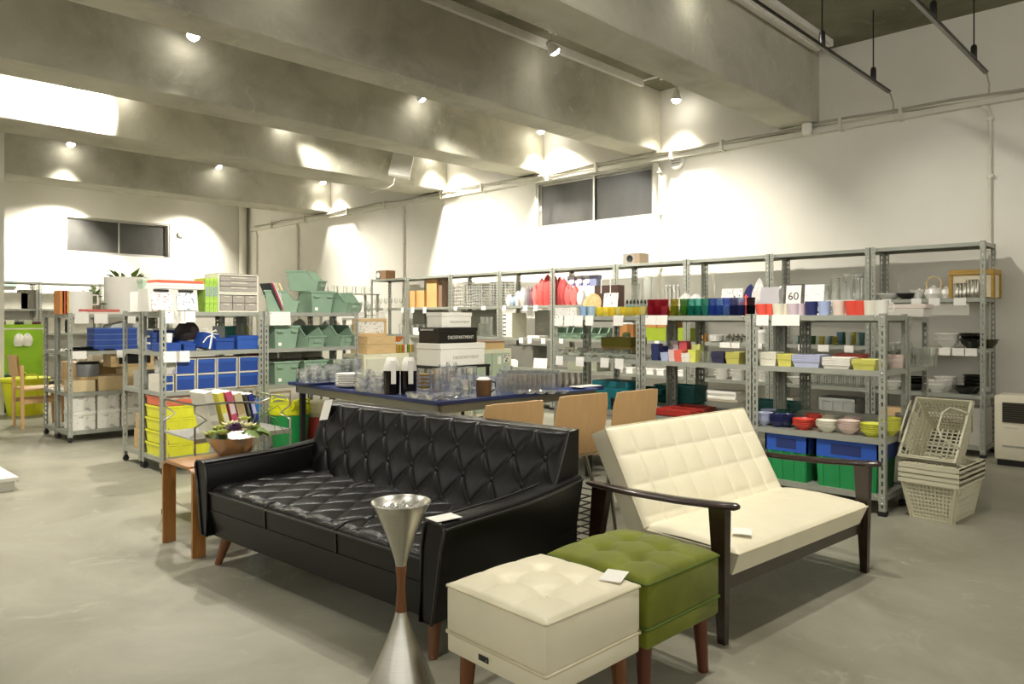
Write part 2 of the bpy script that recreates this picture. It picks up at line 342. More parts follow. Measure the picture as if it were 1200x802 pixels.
track(4.92, -2, 7.75, 'white light track before the second beam from the camera', 0.40)
track(7.15, -2, 7.55, 'white light track before the third beam from the camera', 0.20)
track(9.38, -2, 7.6, 'white light track before the fourth beam from the camera', 0.16)
track(12.95, 2.6, 7.6, 'white light track before the farthest beam', 0.17)
def spot_lamp(x, y, z, aim, watts, cone, label, ztop):
    t = thing('spot_lamp', label, 'spot lamp', (x, y, z), 0, 'track spot lamps')
    d = (Vector(aim) - Vector((x, y, z))).normalized(); q = Vector((0, 0, -1)).rotation_difference(d).to_matrix().to_4x4()
    MB().lathe([(.02, .1), (.035, .09), (.04, .05), (.062, 0), (.062, -.015), (.056, -.015), (.05, 0), (0, .0)], 16, mtx=q).build('lamp_head', M_TRACKW, t)
    MB().lathe([(0, -.062), (.03, -.054), (.05, -.034), (.056, -.008), (.053, -.004), (0, -.004)], 18, mtx=q).build('lamp_lens', M_BULB, t)
    MB().tube([(0, 0, ztop - z), (0, 0, .06)], .012, 8).box(-.05, .05, -.025, .025, ztop - z - .03, ztop - z).build('lamp_stem', M_TRACKW, t)
    L = bpy.data.lights.new('spot', 'SPOT'); L.energy = watts; L.color = LAMP; L.spot_size = R(cone); L.spot_blend = 1.0; L.shadow_soft_size = .05
    lo = bpy.data.objects.new('lamp_light', L); COL.objects.link(lo); lo.parent = t; lo.location = d * .09; lo.rotation_euler = Vector((0, 0, -1)).rotation_difference(d).to_euler()
lab = ['glowing spot lamp in the upper middle, before the second beam', 'glowing spot lamp by the right wall above the window corner', 'glowing spot lamp nearest the top left corner', 'glowing spot lamp in the middle on the third beam track', 'glowing spot lamp close over the right wall window',
  'glowing spot lamp beside the brightest patch of beam', 'small tilted spot lamp under the third beam', 'glowing spot lamp next to the hanging white speaker', 'glowing spot lamp at far left under the fourth beam', 'glowing spot lamp in front of the farthest beam middle', 'glowing spot lamp at the wall end of the farthest beam',
  'spot lamp above the far wall window', 'spot lamp behind the farthest beam near the corner pipe']
for l, a in zip(lab, LAMPS): spot_lamp(*a, l, ZC - .045 if a[1] < 15 else ZC)
hl = ['rail lamp over the ottomans', 'rail lamp over the cream sofa', 'rail lamp over the black sofa', 'track lamp over the blue table', 'track lamp over the open floor', 'track lamp over the far end of the black sofa', 'added fill lamp facing the stacked boxes', 'added fill lamp over the wall racks', 'track lamp over the white platform', 'added fill lamp facing the blue box rack', 'added fill lamp facing the low racks', 'added fill lamp facing the far left racks', 'added fill lamp facing the mug rack']
for l, a in zip(hl, HIDDEN_LAMPS): spot_lamp(*a[:4], a[4] * .85, a[5], 'unseen spot lamp head, ' + l, 3.53 if a[2] < 3.6 else ZC - .045)
M_RAILBK = mat('rail_black', '#23211c', .35, .4)
for i, (y, x0) in enumerate(((2.46, -1.5), (1.62, -1.5), (1.10, -1.5))):  # the third rail is unseen, added to carry lamps out of frame
    t = thing('hanging_rail', ['black hanging light rail nearer the beam', 'black hanging light rail at the top right edge', 'extra unseen black light rail added above the ottomans'][i], 'light rail', (0, y, 3.53), 0, 'hanging light rails')
    x1 = 8.0 if i < 2 else 4.0
    MB().box(x0, x1, -.02, .02, 0, .018).build('rail_body', M_RAILBK, t, ang=0)
    MB().box(x0, x1, -.014, .014, -.008, 0).build('rail_groove', mat('rail_grey', '#8d8a80', .3, .6), t, ang=0)
    for xr in ([7.55, 6.3, 4.6, 2.6, .6] if i < 2 else [3.4, 1.6, -.2]):
        MB().tube([(xr, 0, ZC - 3.53), (xr, 0, .12)], .006, 6).build('hanger_rod', M_RAILBK, t)
        MB().lathe([(.022, .0), (.026, .01), (.026, .12), (.018, .14), (.006, .145)], 12, c=(xr, 0)).build('hanger_grip', M_BLACK, t)
    if i < 2: MB().tube([(x1, 0, .01), (x1 + .06, .0, -.01), (x1 + .14, .0, -.08), (x1 + .22, .02, -.16)], .007, 6).build('feed_cable', mat('cable_grey', '#a9a594', .5), t)
# ================================================================= furniture
def fcr(x): d = abs(x - round(x)); return 1 - (1 - 2 * d) ** 2
def diamond(s, t, a, b):
    p, q = s / a + t / b, s / a - t / b; return (fcr(p) * fcr(q)) ** .32
def square(s, t, a): return (fcr(s / a) * fcr(t / a)) ** .38
def clamp01(x): return max(0, min(1, x))
def edgef(x, w): return math.sqrt(max(0, 1 - (1 - clamp01(x / w)) ** 2))
M_PIPING = mat('black_piping', '#1b1a17', .3, coat=.3)
# ---------------------------------------------------------------- black tufted sofa
SO = (2.095, 2.924); SRZ = R(-87)
sofa = thing('tufted_sofa', 'long black leather sofa with diamond-buttoned back and seat on wooden legs', 'sofa', (SO[0], SO[1], 0), SRZ)
def armtop(y):
    t = (y + .43) / .83; return .524 + .012 * t + .03 * max(0, t - .45) ** 1.5 * 2.6
for sgn in (-1, 1):
    m = MB(); ny = 18; rows = []
    for k in range(ny + 1):
        y = -.43 + .83 * k / ny; zt = armtop(y); z0 = .155
        sec = [(.795, z0), (.855, z0), (.873, .25), (.90, .42), (.92, zt - .03), (.917, zt - .012), (.905, zt), (.845, zt + .004), (.822, zt - .006), (.813, zt - .025), (.80, .42)]
        rows.append([(sgn * x, y, z) for x, z in sec])
    n = len(rows[0]); vs = [p for r_ in rows for p in r_]
    fs = [(k*n+i, k*n+(i+1) % n, (k+1)*n+(i+1) % n, (k+1)*n+i) for k in range(ny) for i in range(n)]
    fs += [tuple(range(n)), tuple(reversed(range(ny*n, ny*n+n)))]
    m.add(vs, fs); arm = m.build('armrest', M_BLACKLEA, sofa, ang=50)
    MB().tube([(p[0], p[1] - .004, p[2]) for p in rows[0]], .006, 6, True).build('piping', M_PIPING, arm)
    MB().tube([(r_[4][0] + sgn * .002, r_[4][1], r_[4][2] + .012) for r_ in rows], .0055, 6).build('piping', M_PIPING, arm)
    MB().tube([(r_[8][0], r_[8][1], r_[8][2] + .005) for r_ in rows], .0055, 6).build('piping', M_PIPING, arm)
    for (yf, yt) in ((-.375, -.33), (.36, .31)):
        MB().tube([(sgn * .765, yt, .165), (sgn * .80, yf, 0)], [.03, .017], 12).build('leg', M_LEGWOOD, sofa)
MB().hexa([(-.8,-.40,.155),(.8,-.40,.155),(.8,.40,.155),(-.8,.40,.155)], [(-.81,-.425,.29),(.81,-.425,.29),(.81,.40,.29),(-.81,.40,.29)]).build('base_panel', M_BLACKLEA, sofa, ang=30)
for i in range(3):
    x0 = -.812 + i * .5415; x1 = x0 + .538; y0, y1 = -.425, .20; NU, NV = 100, 116
    def top(u, v, x0=x0, x1=x1):
        x = x0 + u * (x1 - x0); y = y0 + v * (y1 - y0); e = min(edgef(x - x0, .02), edgef(x1 - x, .02), edgef(y - y0, .03))
        g = min(1, clamp01((y - y0) / .05)); return (x, y, .37 + .022 * e + .017 * g * diamond(x + .09, y - y0 + .065, .1805, .26) * min(1, e))
    m = MB().grid(top, NU, NV); W = NU + 1
    m.add([(x0, y0, .375), (x1, y0, .375), (x1, y0 + .004, .29), (x0, y0 + .004, .29)], [(0, 1, 2, 3)])
    m.add([(x0, y0, .372), (x0, y1, .372), (x0, y1, .29), (x0, y0, .29)], [(0, 1, 2, 3)]); m.add([(x1, y0, .372), (x1, y1, .372), (x1, y1, .29), (x1, y0, .29)], [(0, 1, 2, 3)])
    c = m.build('seat_cushion', M_BLACKLEA, sofa, ang=70)
    MB().tube([(x0, y0 - .002, .377), (x1, y0 - .002, .377)], .005, 6).build('piping', M_PIPING, c)
    MB().tube([(x0 + .002, y0 - .003, .377), (x0 + .002, y0, .29)], .0035, 6).build('piping', M_PIPING, c)
    k = 0
    for r_ in range(6):
        for cc in range(-6, 7):
            bx_ = (cc + .5 * (r_ % 2)) * .1805 - .09; by_ = r_ * .13 - .065 + y0
            if x0 + .03 < bx_ < x1 - .03 and y0 + .06 < by_ < y1 - .1: MB().lathe([(.011, -.004), (.011, .003), (.006, .007), (0, .008)], 8, c=(0, 0)).build('button', M_BLACKLEA, c, (bx_, by_, .384))
# backrest
HW = .885
def bk(u, v):
    x = -HW + u * 2 * HW; t = v * .46; y = .345 - t * .40; z = .757 - t * .92
    e = min(edgef(HW - abs(x), .02), edgef(t + .002, .025)); h = .012 * e + .02 * diamond(x, t, .18, .26) * min(1, clamp01((HW - abs(x)) / .05)) * min(1, clamp01((t + .01) / .03))
    return (x, y - h, z + h * .38)
m = MB().grid(bk, 340, 100)
b = m.build('backrest', M_BLACKLEA, sofa, ang=70)
MB().hexa([(-HW, .163, .33), (HW, .163, .33), (HW, .40, .16), (-HW, .40, .16)], [(-HW, .345, .757), (HW, .345, .757), (HW, .42, .765), (-HW, .42, .765)]).build('back_shell', M_BLACKLEA, b, ang=30)
MB().tube([(-HW, .343, .76), (HW, .343, .76)], .0055, 6).build('piping', M_PIPING, b)
for sgn in (-1, 1): MB().tube([(sgn * HW, .343 - t * .40, .757 - t * .92) for t in (0, .1, .2, .3)], .0055, 6).build('piping', M_PIPING, b)
for r_ in range(1, 4):
    for cc in range(-6, 7):
        x = (cc + .5 * (r_ % 2)) * .18; t = r_ * .13
        if abs(x) < HW - .03: MB().lathe([(.012, -.005), (.012, .002), (.006, .006), (0, .007)], 10, mtx=Matrix.Rotation(R(66), 4, 'X')).build('button', M_BLACKLEA, b, (x, .345 - t * .40 - .017, .757 - t * .92 + .007))
def swing_tag(label, loc, rz, tilt, w=.11, d=.075):
    o = MB().box(-w/2, w/2, -d/2, d/2, 0, .0015).box(-w/2 + .004, w/2 - .02, -d/2 + .006, d/2 - .006, .0015, .0025).build('price_tag', M_CARD, None, loc, 0, 0); o.rotation_euler = (tilt[0], tilt[1], rz); return tag(o, label, 'price tag')
def sofaw(x, y, z):
    c, s = math.cos(SRZ), math.sin(SRZ); return (SO[0] + x * c - y * s, SO[1] + x * s + y * c, z)
swing_tag('white paper price tag on the near arm of the black sofa', sofaw(.868, -.385, .533), SRZ + R(80), (0, 0))
o = MB().box(-.04, .04, -.0015, 0, -.12, 0).build('price_tag', M_CARD, None, sofaw(-.80, .296, .782), SRZ, 0); o.rotation_euler = (R(-23), R(-8), SRZ); tag(o, 'white price tag hung over the top left of the black sofa back', 'price tag')
# ---------------------------------------------------------------- cream settee with wooden arms
KO = (3.259, 1.645); KRZ = R(-5)
K = thing('wooden_arm_settee', 'cream leather two-seat settee with dark wooden arms and square stitched back', 'sofa', (KO[0], KO[1], 0), KRZ)
def ktop(u, v):
    x = -.565 + u * 1.13; y = -.335 + v * .50; e = min(edgef(.565 - abs(x), .035), edgef(y + .335, .05))
    return (x, y, .338 + .02 * e + .012 * math.sin(PI * clamp01(v * 1.1)) + .008 * square(x + .0, y + .335, .1413) * clamp01((y + .2) / .2) * e)
m = MB().grid(ktop, 110, 60)
m.hexa([(-.555, -.30, .25), (.555, -.30, .25), (.555, .165, .235), (-.555, .165, .235)], [(-.565, -.335, .336), (.565, -.335, .336), (.565, .165, .334), (-.565, .165, .334)])
seat = m.build('seat_cushion', M_CREAMLEA, K, ang=60)
M_CREAMPIP = mat('cream_piping', '#cfc6a6', .45)
MB().tube([(-.566, .16, .339), (-.566, -.336, .339), (.566, -.336, .339), (.566, .16, .339)], .004, 6).build('piping', M_CREAMPIP, seat)
def kback(u, v):
    x = -.57 + u * 1.14; t = v * .47; y = .349 - t * .485; z = .752 - t * .865
    e = min(edgef(.57 - abs(x), .02), edgef(t, .025)); h = .012 * e + .014 * square(x + .57, t, .1425) * min(1, clamp01((.57 - abs(x)) / .03))
    return (x, y - h * .87, z + h * .49)
m = MB().grid(kback, 160, 70); kb = m.build('backrest', M_CREAMLEA, K, ang=60)
MB().hexa([(-.57, .121, .345), (.57, .121, .345), (.57, .20, .30), (-.57, .20, .30)], [(-.57, .349, .752), (.57, .349, .752), (.57, .43, .715), (-.57, .43, .715)]).build('back_shell', M_CREAMLEA, kb, ang=30)
MB().tube([(-.572, .12, .345), (-.572, .347, .754), (.572, .347, .754), (.572, .12, .345)], .0045, 6).build('piping', M_CREAMPIP, kb)
for sgn in (-1, 1):
    pts = []   # armrest: long board, broad in the middle, rounded nose
    prof = [(-.375, .012), (-.36, .026), (-.30, .034), (-.1, .036), (.15, .031), (.36, .023), (.40, .014)]
    vs = []; n = 10
    for (y, hw) in prof:
        t = (y + .375) / .775; zc = .541 - .036 * t - .012 * math.sin(PI * t); th = .015 if 0 < t < 1 else .009
        for k in range(n):
            a = 2 * PI * k / n; vs.append((sgn * .628 + hw * math.cos(a), y, zc + th * math.sin(a)))
    fs = [(k*n+i, k*n+(i+1) % n, (k+1)*n+(i+1) % n, (k+1)*n+i) for k in range(len(prof)-1) for i in range(n)] + [tuple(range(n)), tuple(range((len(prof)-1)*n, len(prof)*n))]
    MB().add(vs, fs).build('armrest', M_DKWOOD, K, ang=60)
    MB().hexa([(sgn*.615-.014, -.315, 0), (sgn*.615+.014, -.315, 0), (sgn*.615+.014, -.283, 0), (sgn*.615-.014, -.283, 0)], [(sgn*.622-.021, -.325, .53), (sgn*.622+.021, -.325, .53), (sgn*.622+.021, -.25, .53), (sgn*.622-.021, -.25, .53)]).build('leg', M_DKWOOD, K, ang=30)
    MB().hexa([(sgn*.615-.014, .38, 0), (sgn*.615+.014, .38, 0), (sgn*.615+.014, .415, 0), (sgn*.615-.014, .415, 0)], [(sgn*.622-.02, .27, .505), (sgn*.622+.02, .27, .505), (sgn*.622+.02, .36, .505), (sgn*.622-.02, .36, .505)]).build('leg', M_DKWOOD, K, ang=30)
    MB().hexa([(sgn*.60-.014, -.29, .20), (sgn*.60+.014, -.29, .20), (sgn*.60+.014, .37, .15), (sgn*.60-.014, .37, .15)], [(sgn*.60-.014, -.29, .25), (sgn*.60+.014, -.29, .25), (sgn*.60+.014, .37, .21), (sgn*.60-.014, .37, .21)]).build('side_rail', M_DKWOOD, K, ang=30)
MB().hexa([(-.6, -.29, .195), (.6, -.29, .195), (.6, -.262, .19), (-.6, -.262, .19)], [(-.6, -.295, .252), (.6, -.295, .252), (.6, -.262, .25), (-.6, -.262, .25)]).build('front_rail', M_DKWOOD, K, ang=30)
MB().box(-.6, .6, .17, .2, .18, .235).build('rear_rail', M_DKWOOD, K, ang=30)
def settw(x, y, z):
    c, s = math.cos(KRZ), math.sin(KRZ); return (KO[0] + x * c - y * s, KO[1] + x * s + y * c, z)
swing_tag('white paper price tag lying on the cream settee seat', settw(-.385, -.24, .376), R(25), (0, 0), .1, .075)
# ---------------------------------------------------------------- ottomans
def ottoman(name, label, cx, cy, m_body, m_pip, a, puff, m_leg, rz=0):
    t = thing(name, label, 'ottoman', (cx, cy, 0), rz); H = .216; z0, zs, z1 = .205, .268, .408
    def top(u, v):
        x = -H + u * 2 * H; y = -H + v * 2 * H; e = min(edgef(H - abs(x), .025), edgef(H - abs(y), .025))
        bx_, by_ = x / a + .5, y / a + .5
        dm = 1.0
        for (qx, qy) in ((-.5, -.5), (.5, -.5), (-.5, .5), (.5, .5)):
            dd = math.hypot(x - qx * a, y - qy * a); dm -= math.exp(-(dd / .03) ** 2)
        cr = (fcr(bx_) * fcr(by_)) ** .3
        return (x, y, z1 + .006 * e + e * (puff * (.55 + .45 * cr) * max(.15, dm) * (1 - .35 * (x * x + y * y) / (H * H))))
    mb = MB().grid(top, 60, 60); cush = mb.build('cushion_top', m_body, t, ang=60)
    MB().rbox(-H, H, -H, H, zs, z1 + .004, .012, 2).build('cushion_side', m_body, t)
    MB().rbox(-H + .002, H - .002, -H + .002, H - .002, z0, zs, .008, 2).build('base_band', m_body, t)
    c = H - .004
    for z, r_ in ((z1 + .003, .0045), (zs, .0055)): MB().tube([(-c, -H, z), (c, -H, z), (H, -c, z), (H, c, z), (c, H, z), (-c, H, z), (-H, c, z), (-H, -c, z)], r_, 6, True).build('piping', m_pip, t)
    for sx in (-1, 1):
        for sy in (-1, 1): MB().tube([(sx * .165, sy * .165, z0 + .005), (sx * .175, sy * .175, 0)], [.027, .018], 12).build('leg', m_leg, t)
    for (qx, qy) in ((-.5, -.5), (.5, -.5), (-.5, .5), (.5, .5)): MB().lathe([(.011, -.004), (.011, .002), (.006, .005), (0, .006)], 10).build('button', m_body, cush, (qx * a, qy * a, z1 + .005 + puff * .12))
    return t
oc = ottoman('ottoman', 'square cream leather ottoman with buttoned top in the foreground', 1.746, 1.550, M_CREAMLEA, M_CREAMPIP, .15, .024, M_LEGWOOD, R(-2))
M_GRNPIP = mat('green_piping', '#4e5f10', .8)
ottoman('ottoman', 'square green velvet ottoman with tufted top', 2.196, 1.522, M_VELVET, M_GRNPIP, .15, .034, mat('red_brown_wood', '#5f2f18', .4, var=.15, stretch=(8, 8, 1)), R(-2))
bd = MB().rbox(-.218, -.214, -.022, .022, .228, .246, .0015, 1).build('badge', M_BLACK, oc, (0, .04, 0))
for k in (-1, 1): MB().lathe([(.002, 0), (.002, .001), (0, .001)], 8, mtx=Matrix.Rotation(-PI/2, 4, 'Y')).build('badge_screw', M_BOLT, bd, (-.219, k * .017, .237))
swing_tag('white paper price tag on the corner of the cream ottoman', (1.915, 1.40, .436), R(20), (0, R(-2)), .1, .07)
# ---------------------------------------------------------------- hourglass ashtray stand
ax, ay = 1.462, 1.905
A = thing('ashtray_stand', 'tall hourglass-shaped brushed metal ashtray stand with wooden waist', 'ashtray stand', (ax, ay, 0))
MB().lathe([(.132, 0), (.132, .008), (.124, .03), (.108, .08), (.084, .14), (.058, .20), (.036, .255), (.023, .295), (.018, .315), (0, .315)], 40).build('flared_base', M_BRUSH, A, ang=60)
MB().lathe([(.017, .310), (.0185, .318), (.0145, .37), (.0135, .39), (.0145, .42), (.018, .457), (.0175, .463)], 24).build('wooden_waist', M_LEGWOOD, A, ang=60)
MB().lathe([(0, .457), (.017, .459), (.021, .48), (.033, .52), (.055, .58), (.077, .632), (.092, .66), (.096, .664), (.0945, .667), (.09, .664), (.075, .643), (0, .640)], 40).build('bowl', M_BRUSH, A, ang=60)
g = MB()
for k in range(90):
    a = random.random() * 2 * PI; q = math.sqrt(random.random()) * .072; s_ = .004 + random.random() * .005
    g.lathe([(0, -s_), (s_, 0), (0, s_)], 5, c=(0, 0), mtx=Matrix.Translation((q * math.cos(a), q * math.sin(a), .645)))
o = g.build('glass_gravel', mat('gravel', '#d8d6cc', .15, .3), A, ang=0); o['kind'] = 'stuff'
# ---------------------------------------------------------------- bentwood side table
T = thing('bentwood_side_table', 'small bentwood side table beside the far arm of the black sofa', 'side table', (1.86, 4.085, 0), 0)
MB().rbox(-.235, .235, -.15, .15, .45, .472, .008, 2).build('table_top', M_REDWOOD, T)
for sx in (-1, 1):
    for sy in (-1, 1):
        path = [(.148, .461), (.18, .459), (.197, .447), (.204, .425), (.204, 0)]; inner = [(.148, .450), (.175, .447), (.183, .440), (.186, .42), (.186, 0)]
        poly = [(sy * y, z) for y, z in path] + [(sy * y, z) for y, z in reversed(inner)]
        MB().prism(poly, sx * .20 - .035, sx * .20 + .035, 'x').build('leg', M_REDWOOD, T, ang=40)
# flower bowl
FB = thing('flower_bowl', 'fluted metal bowl of green and purple flowers on the side table', 'flower bowl', (1.95, 4.09, .473))
MB().lathe([(0, .0), (.07, .0), (.085, .01), (.125, .065), (.15, .105), (.156, .112), (.15, .11), (.12, .08), (0, .075)], 48, flute=.022, fn=24).build('bowl', M_BRUSH, FB, ang=60)
M_LEAF = mat('leaf_green', '#6f8a3c', .5, var=.2, scale=20); M_PURP = mat('petal_purple', '#6d4a6e', .6, var=.2, scale=30); M_LIME = mat('petal_lime', '#c9cf74', .6, var=.15, scale=30); M_CRM = mat('petal_cream', '#e4dfb4', .6)
def petal_flower(loc, m, s_, n=8, lay=3):
    g = MB()
    for l in range(lay):
        for k in range(n):
            a = 2 * PI * (k + .5 * l) / n; rr = s_ * (1 - .27 * l); up = .25 + .35 * l
            mt = Matrix.Rotation(a, 4, 'Z') @ Matrix.Rotation(-up, 4, 'Y')
            g.add([(0, 0, 0), (rr * .6, -rr * .32, .1 * rr), (rr, 0, .18 * rr), (rr * .6, rr * .32, .1 * rr), (rr * .55, 0, -.02 * rr)], [(0, 1, 4), (1, 2, 4), (2, 3, 4), (3, 0, 4)], mt)
    o = g.build('flower', m, FB, loc, ang=0); return o
for (x, y, z, m, s_) in ((-.09, -.05, .13, M_LIME, .05), (-.12, .02, .12, M_LIME, .045), (-.03, -.06, .145, M_PURP, .05), (.0, -.02, .16, M_PURP, .04), (.05, -.05, .15, M_CRM, .055), (.09, -.03, .14, M_LIME, .05), (.02, .06, .15, M_CRM, .06), (-.05, .07, .14, M_LIME, .045), (.07, .02, .19, M_LIME, .035)): petal_flower((x, y, z), m, s_ * 1.25)
for (x, y, a, l) in ((.02, -.10, -60, .12), (.10, -.08, -30, .13), (.13, .0, 10, .13), (.11, -.05, -45, .12), (-.1, .08, 120, .1), (.0, .12, 90, .1), (-.13, -.03, 190, .07)):
    mt = Matrix.Translation((x * .6, y * .6, .12)) @ Matrix.Rotation(R(a), 4, 'Z')
    vs = []; 
    for k in range(6):
        t = k / 5; wd = l * .42 * math.sin(PI * (t * .9 + .08)); zz = .03 * math.sin(PI * t) - .02 * t
        vs += [(l * t, -wd, zz), (l * t, 0, zz + .012), (l * t, wd, zz)]
    MB().add(vs, [(3*k+i, 3*k+i+1, 3*k+i+4, 3*k+i+3) for k in range(5) for i in range(2)], mt).build('leaf', M_LEAF, FB)
for k, (a, h) in enumerate(((-20, .24), (15, .2), (-5, .16))):
    mt = Matrix.Rotation(R(a), 4, 'Z'); MB().tube([mt @ Vector(p) for p in ((.1, 0, .1), (.16, 0, .22), (.24, 0, h + .03), (.3, 0, h - .06), (.31, 0, h - .16))], [.003, .0035, .003, .002, .001], 5).build('grass_blade', M_LEAF, FB)
# wire cart with leaning books
C = thing('wire_cart', 'chrome wire magazine cart with zigzag ends behind the side table', 'wire cart', (2.18, 4.66, 0), R(-1))
wq, dq = .31, .24
M_PLATE = mat('plate_steel', '#b9b7ad', .35, .7)
for z in (.10, .52): MB().box(-wq, wq, -dq, dq, z, z + .012).box(-wq, wq, -dq, -dq + .012, z - .015, z).build('cart_shelf', M_PLATE, C, ang=0)
for sx in (-1, 1):
    for sy in (-1, 1):
        x, y = sx * wq, sy * dq
        MB().tube([(x, y, .02), (x, y, .52), (x, y, .60), (x + .07 * (-sx), y, .64), (x, y, .69), (x, y, .735)], .007, 6).build('zigzag_post', M_CHROME, C)
        MB().lathe([(.0, .0), (.02, .004), (.02, .03), (.007, .04)], 10, c=(x, y)).build('caster', M_BLACKRUB, C)
    MB().tube([(sx * wq, -dq, .735), (sx * wq, 0, .735), (sx * wq, dq, .735)], .007, 6).build('end_rail', M_CHROME, C)
    MB().tube([(sx * wq, -dq, .10), (sx * (wq - .08), -dq, .22), (sx * (wq), -dq, .34), (sx * (wq - .09), -dq, .42)], .006, 6).build('zigzag_brace', M_CHROME, C)
for sy in (-1, 1): MB().tube([(-wq, sy * dq, .735), (-.1, sy * dq, .735), (.1, sy * dq, .72), (.17, sy * dq, .74), (.17, sy * dq, .775), (wq, sy * dq, .775), (wq, sy * dq, .735)], .007, 6).build('top_rail', M_CHROME, C)
MB().tube([(-.16, -dq, .535), (-.12, -dq, .60), (-.07, -dq, .62), (-.04, -dq, .54)], .006, 6).build('wire_divider', M_CHROME, C)
def bookmesh(w, h, d, m, m2=None):
    return MB().box(-w/2, w/2, 0, d, 0, h).mesh('book', m, 0)
def cartw(x, y, z):
    return (2.18 + x, 4.66 + y, z)
books = [(-.13, .05, .27, '#d9d5c4', 'grey-white folder leaning in the wire cart'), (-.055, .035, .26, '#e7df5a', 'yellow and white book leaning in the wire cart'), (.0, .04, .265, '#d05a78', 'pink book leaning in the wire cart'), (.055, .05, .25, '#d8cba6', 'beige book leaning in the wire cart'), (.105, .018, .24, '#44463a', 'thin dark grey book leaning in the wire cart'), (.14, .032, .24, '#2b2f86', 'dark blue book leaning in the wire cart')]
for i, (x, wd, h, c_, l_) in enumerate(books):
    t = thing('book', l_, 'book', cartw(x, -.14, .535), R(2), 'books in the wire cart'); t.rotation_euler = (0, R(-14 + 0 * i), R(2))
    MB().box(-wd/2, wd/2, 0, .2, 0, h).build('cover', mat('book_' + c_[1:], c_, .5), t, ang=0)
    MB().box(-wd/2 + .003, wd/2 - .003, .004, .201, -.0 + .004, h + .0015).build('pages', M_PAPER, t, ang=0)
    MB().box(-wd/2 + .004, wd/2 - .004, -.0012, 0, h * (.1 if i == 1 else .45), h * (.5 if i == 1 else .75)).build('spine_print', mat('spine_' + str(i), ['#b9b6aa', '#f2efdf', '#f0e2e2', '#bfa878', '#77796b', '#c8c8e8'][i], .5), t, ang=0)
# ---------------------------------------------------------------- blue display table
TRZ = R(-3); TX, TY, TZ = 3.09, 3.65, .72
def tabw(x, y, z=TZ):
    c, s = math.cos(TRZ), math.sin(TRZ); return (TX + x * c - y * s, TY + x * s + y * c, z)
BT = thing('display_table', 'large square table with a navy blue top full of glassware', 'table', (TX, TY, 0), TRZ)
MB().rbox(0, 1.66, 0, 2.08, TZ - .028, TZ, .004, 1).build('table_top', M_BLUEPL, BT)
MB().box(.05, 1.60, .05, .075, TZ - .09, TZ - .028).box(.05, .075, .05, 2.03, TZ - .09, TZ - .028).box(1.585, 1.61, .05, 2.03, TZ - .09, TZ - .028).box(.05, 1.6, 2.0, 2.03, TZ - .09, TZ - .028).build('apron', mat('table_frame', '#8d8a78', .4, .4), BT, ang=0)
for x in (.09, 1.57):
    for y in (.09, 1.99): MB().box(x - .02, x + .02, y - .02, y + .02, 0, TZ - .09).build('leg', M_BLACK, BT, ang=0)
MB().box(1.18, 1.34, -.0015, 0, TZ - .022, TZ - .004).build('edge_label', M_PAPER, BT, ang=0)
# ---------------------------------------------------------------- plywood chairs
M_CHLEG = mat('chair_chrome', '#b9b8b0', .2, 1.0)
def ply_chair(label, loc, rz):
    t = thing('plywood_chair', label, 'chair', (loc[0], loc[1], 0), rz, 'plywood chairs at the blue table')
    # local: faces +y, back at -y
    path = [(-.235, .82), (-.225, .74), (-.205, .62), (-.185, .52), (-.165, .475), (-.12, .447), (-.04, .437), (.06, .443), (.14, .445), (.18, .435)]
    def shell(lo, hi, name):
        n = 16; g = MB(); vs = []
        for k in range(lo, hi):
            y, z = path[k]; hw = .205 if k < 3 else .20
            for j in range(n + 1):
                x = -1 + 2 * j / n; e = 1
                if k == 0: x *= .93
                bow = .018 * x * x if k < 4 else .006 * x * x
                vs.append((x * hw, y + bow, z - (.004 if abs(x) > .8 and k == 0 else 0)))
        W = n + 1; m_ = hi - lo; th = .011
        back = []
        for k in range(m_):
            a = path[lo + max(0, k - 1)]; b_ = path[lo + min(m_ - 1, k + 1)]; ty, tz = b_[0] - a[0], b_[1] - a[1]; l_ = math.hypot(ty, tz); ny, nz = tz / l_, -ty / l_
            for j in range(W): p = vs[k*W+j]; back.append((p[0], p[1] + ny * th, p[2] + nz * th))
        off = len(vs); fs = []
        for k in range(m_ - 1):
            for j in range(n): fs += [(k*W+j, k*W+j+1, (k+1)*W+j+1, (k+1)*W+j), (off+k*W+j, off+(k+1)*W+j, off+(k+1)*W+j+1, off+k*W+j+1)]
            fs += [(k*W, (k+1)*W, off+(k+1)*W, off+k*W), (k*W+n, off+k*W+n, off+(k+1)*W+n, (k+1)*W+n)]
        for j in range(n): fs += [(j, off+j, off+j+1, j+1), ((m_-1)*W+j, (m_-1)*W+j+1, off+(m_-1)*W+j+1, off+(m_-1)*W+j)]
        g.add(vs + back, fs); return g.build(name, M_PLY, t, ang=40)
    shell(0, 5, 'backrest'); shell(4, 10, 'seat')
    for sx in (-1, 1):
        MB().tube([(sx * .14, .12, .43), (sx * .20, .19, 0)], .011, 8).build('leg', M_CHLEG, t)
        MB().tube([(sx * .14, -.1, .43), (sx * .19, -.21, 0)], .011, 8).build('leg', M_CHLEG, t)
    MB().tube([(-.14, .1, .43), (.14, .1, .43)], .01, 8).tube([(-.14, -.08, .43), (.14, -.08, .43)], .01, 8).build('seat_bar', M_CHLEG, t)
ply_chair('plywood chair behind the right end of the black sofa back', (2.80, 2.88), R(-6))
ply_chair('plywood chair between the black sofa and the cream settee back', (3.37, 2.88), R(-6))
ply_chair('plywood chair right behind the cream settee back', (3.78, 2.80), R(-4))
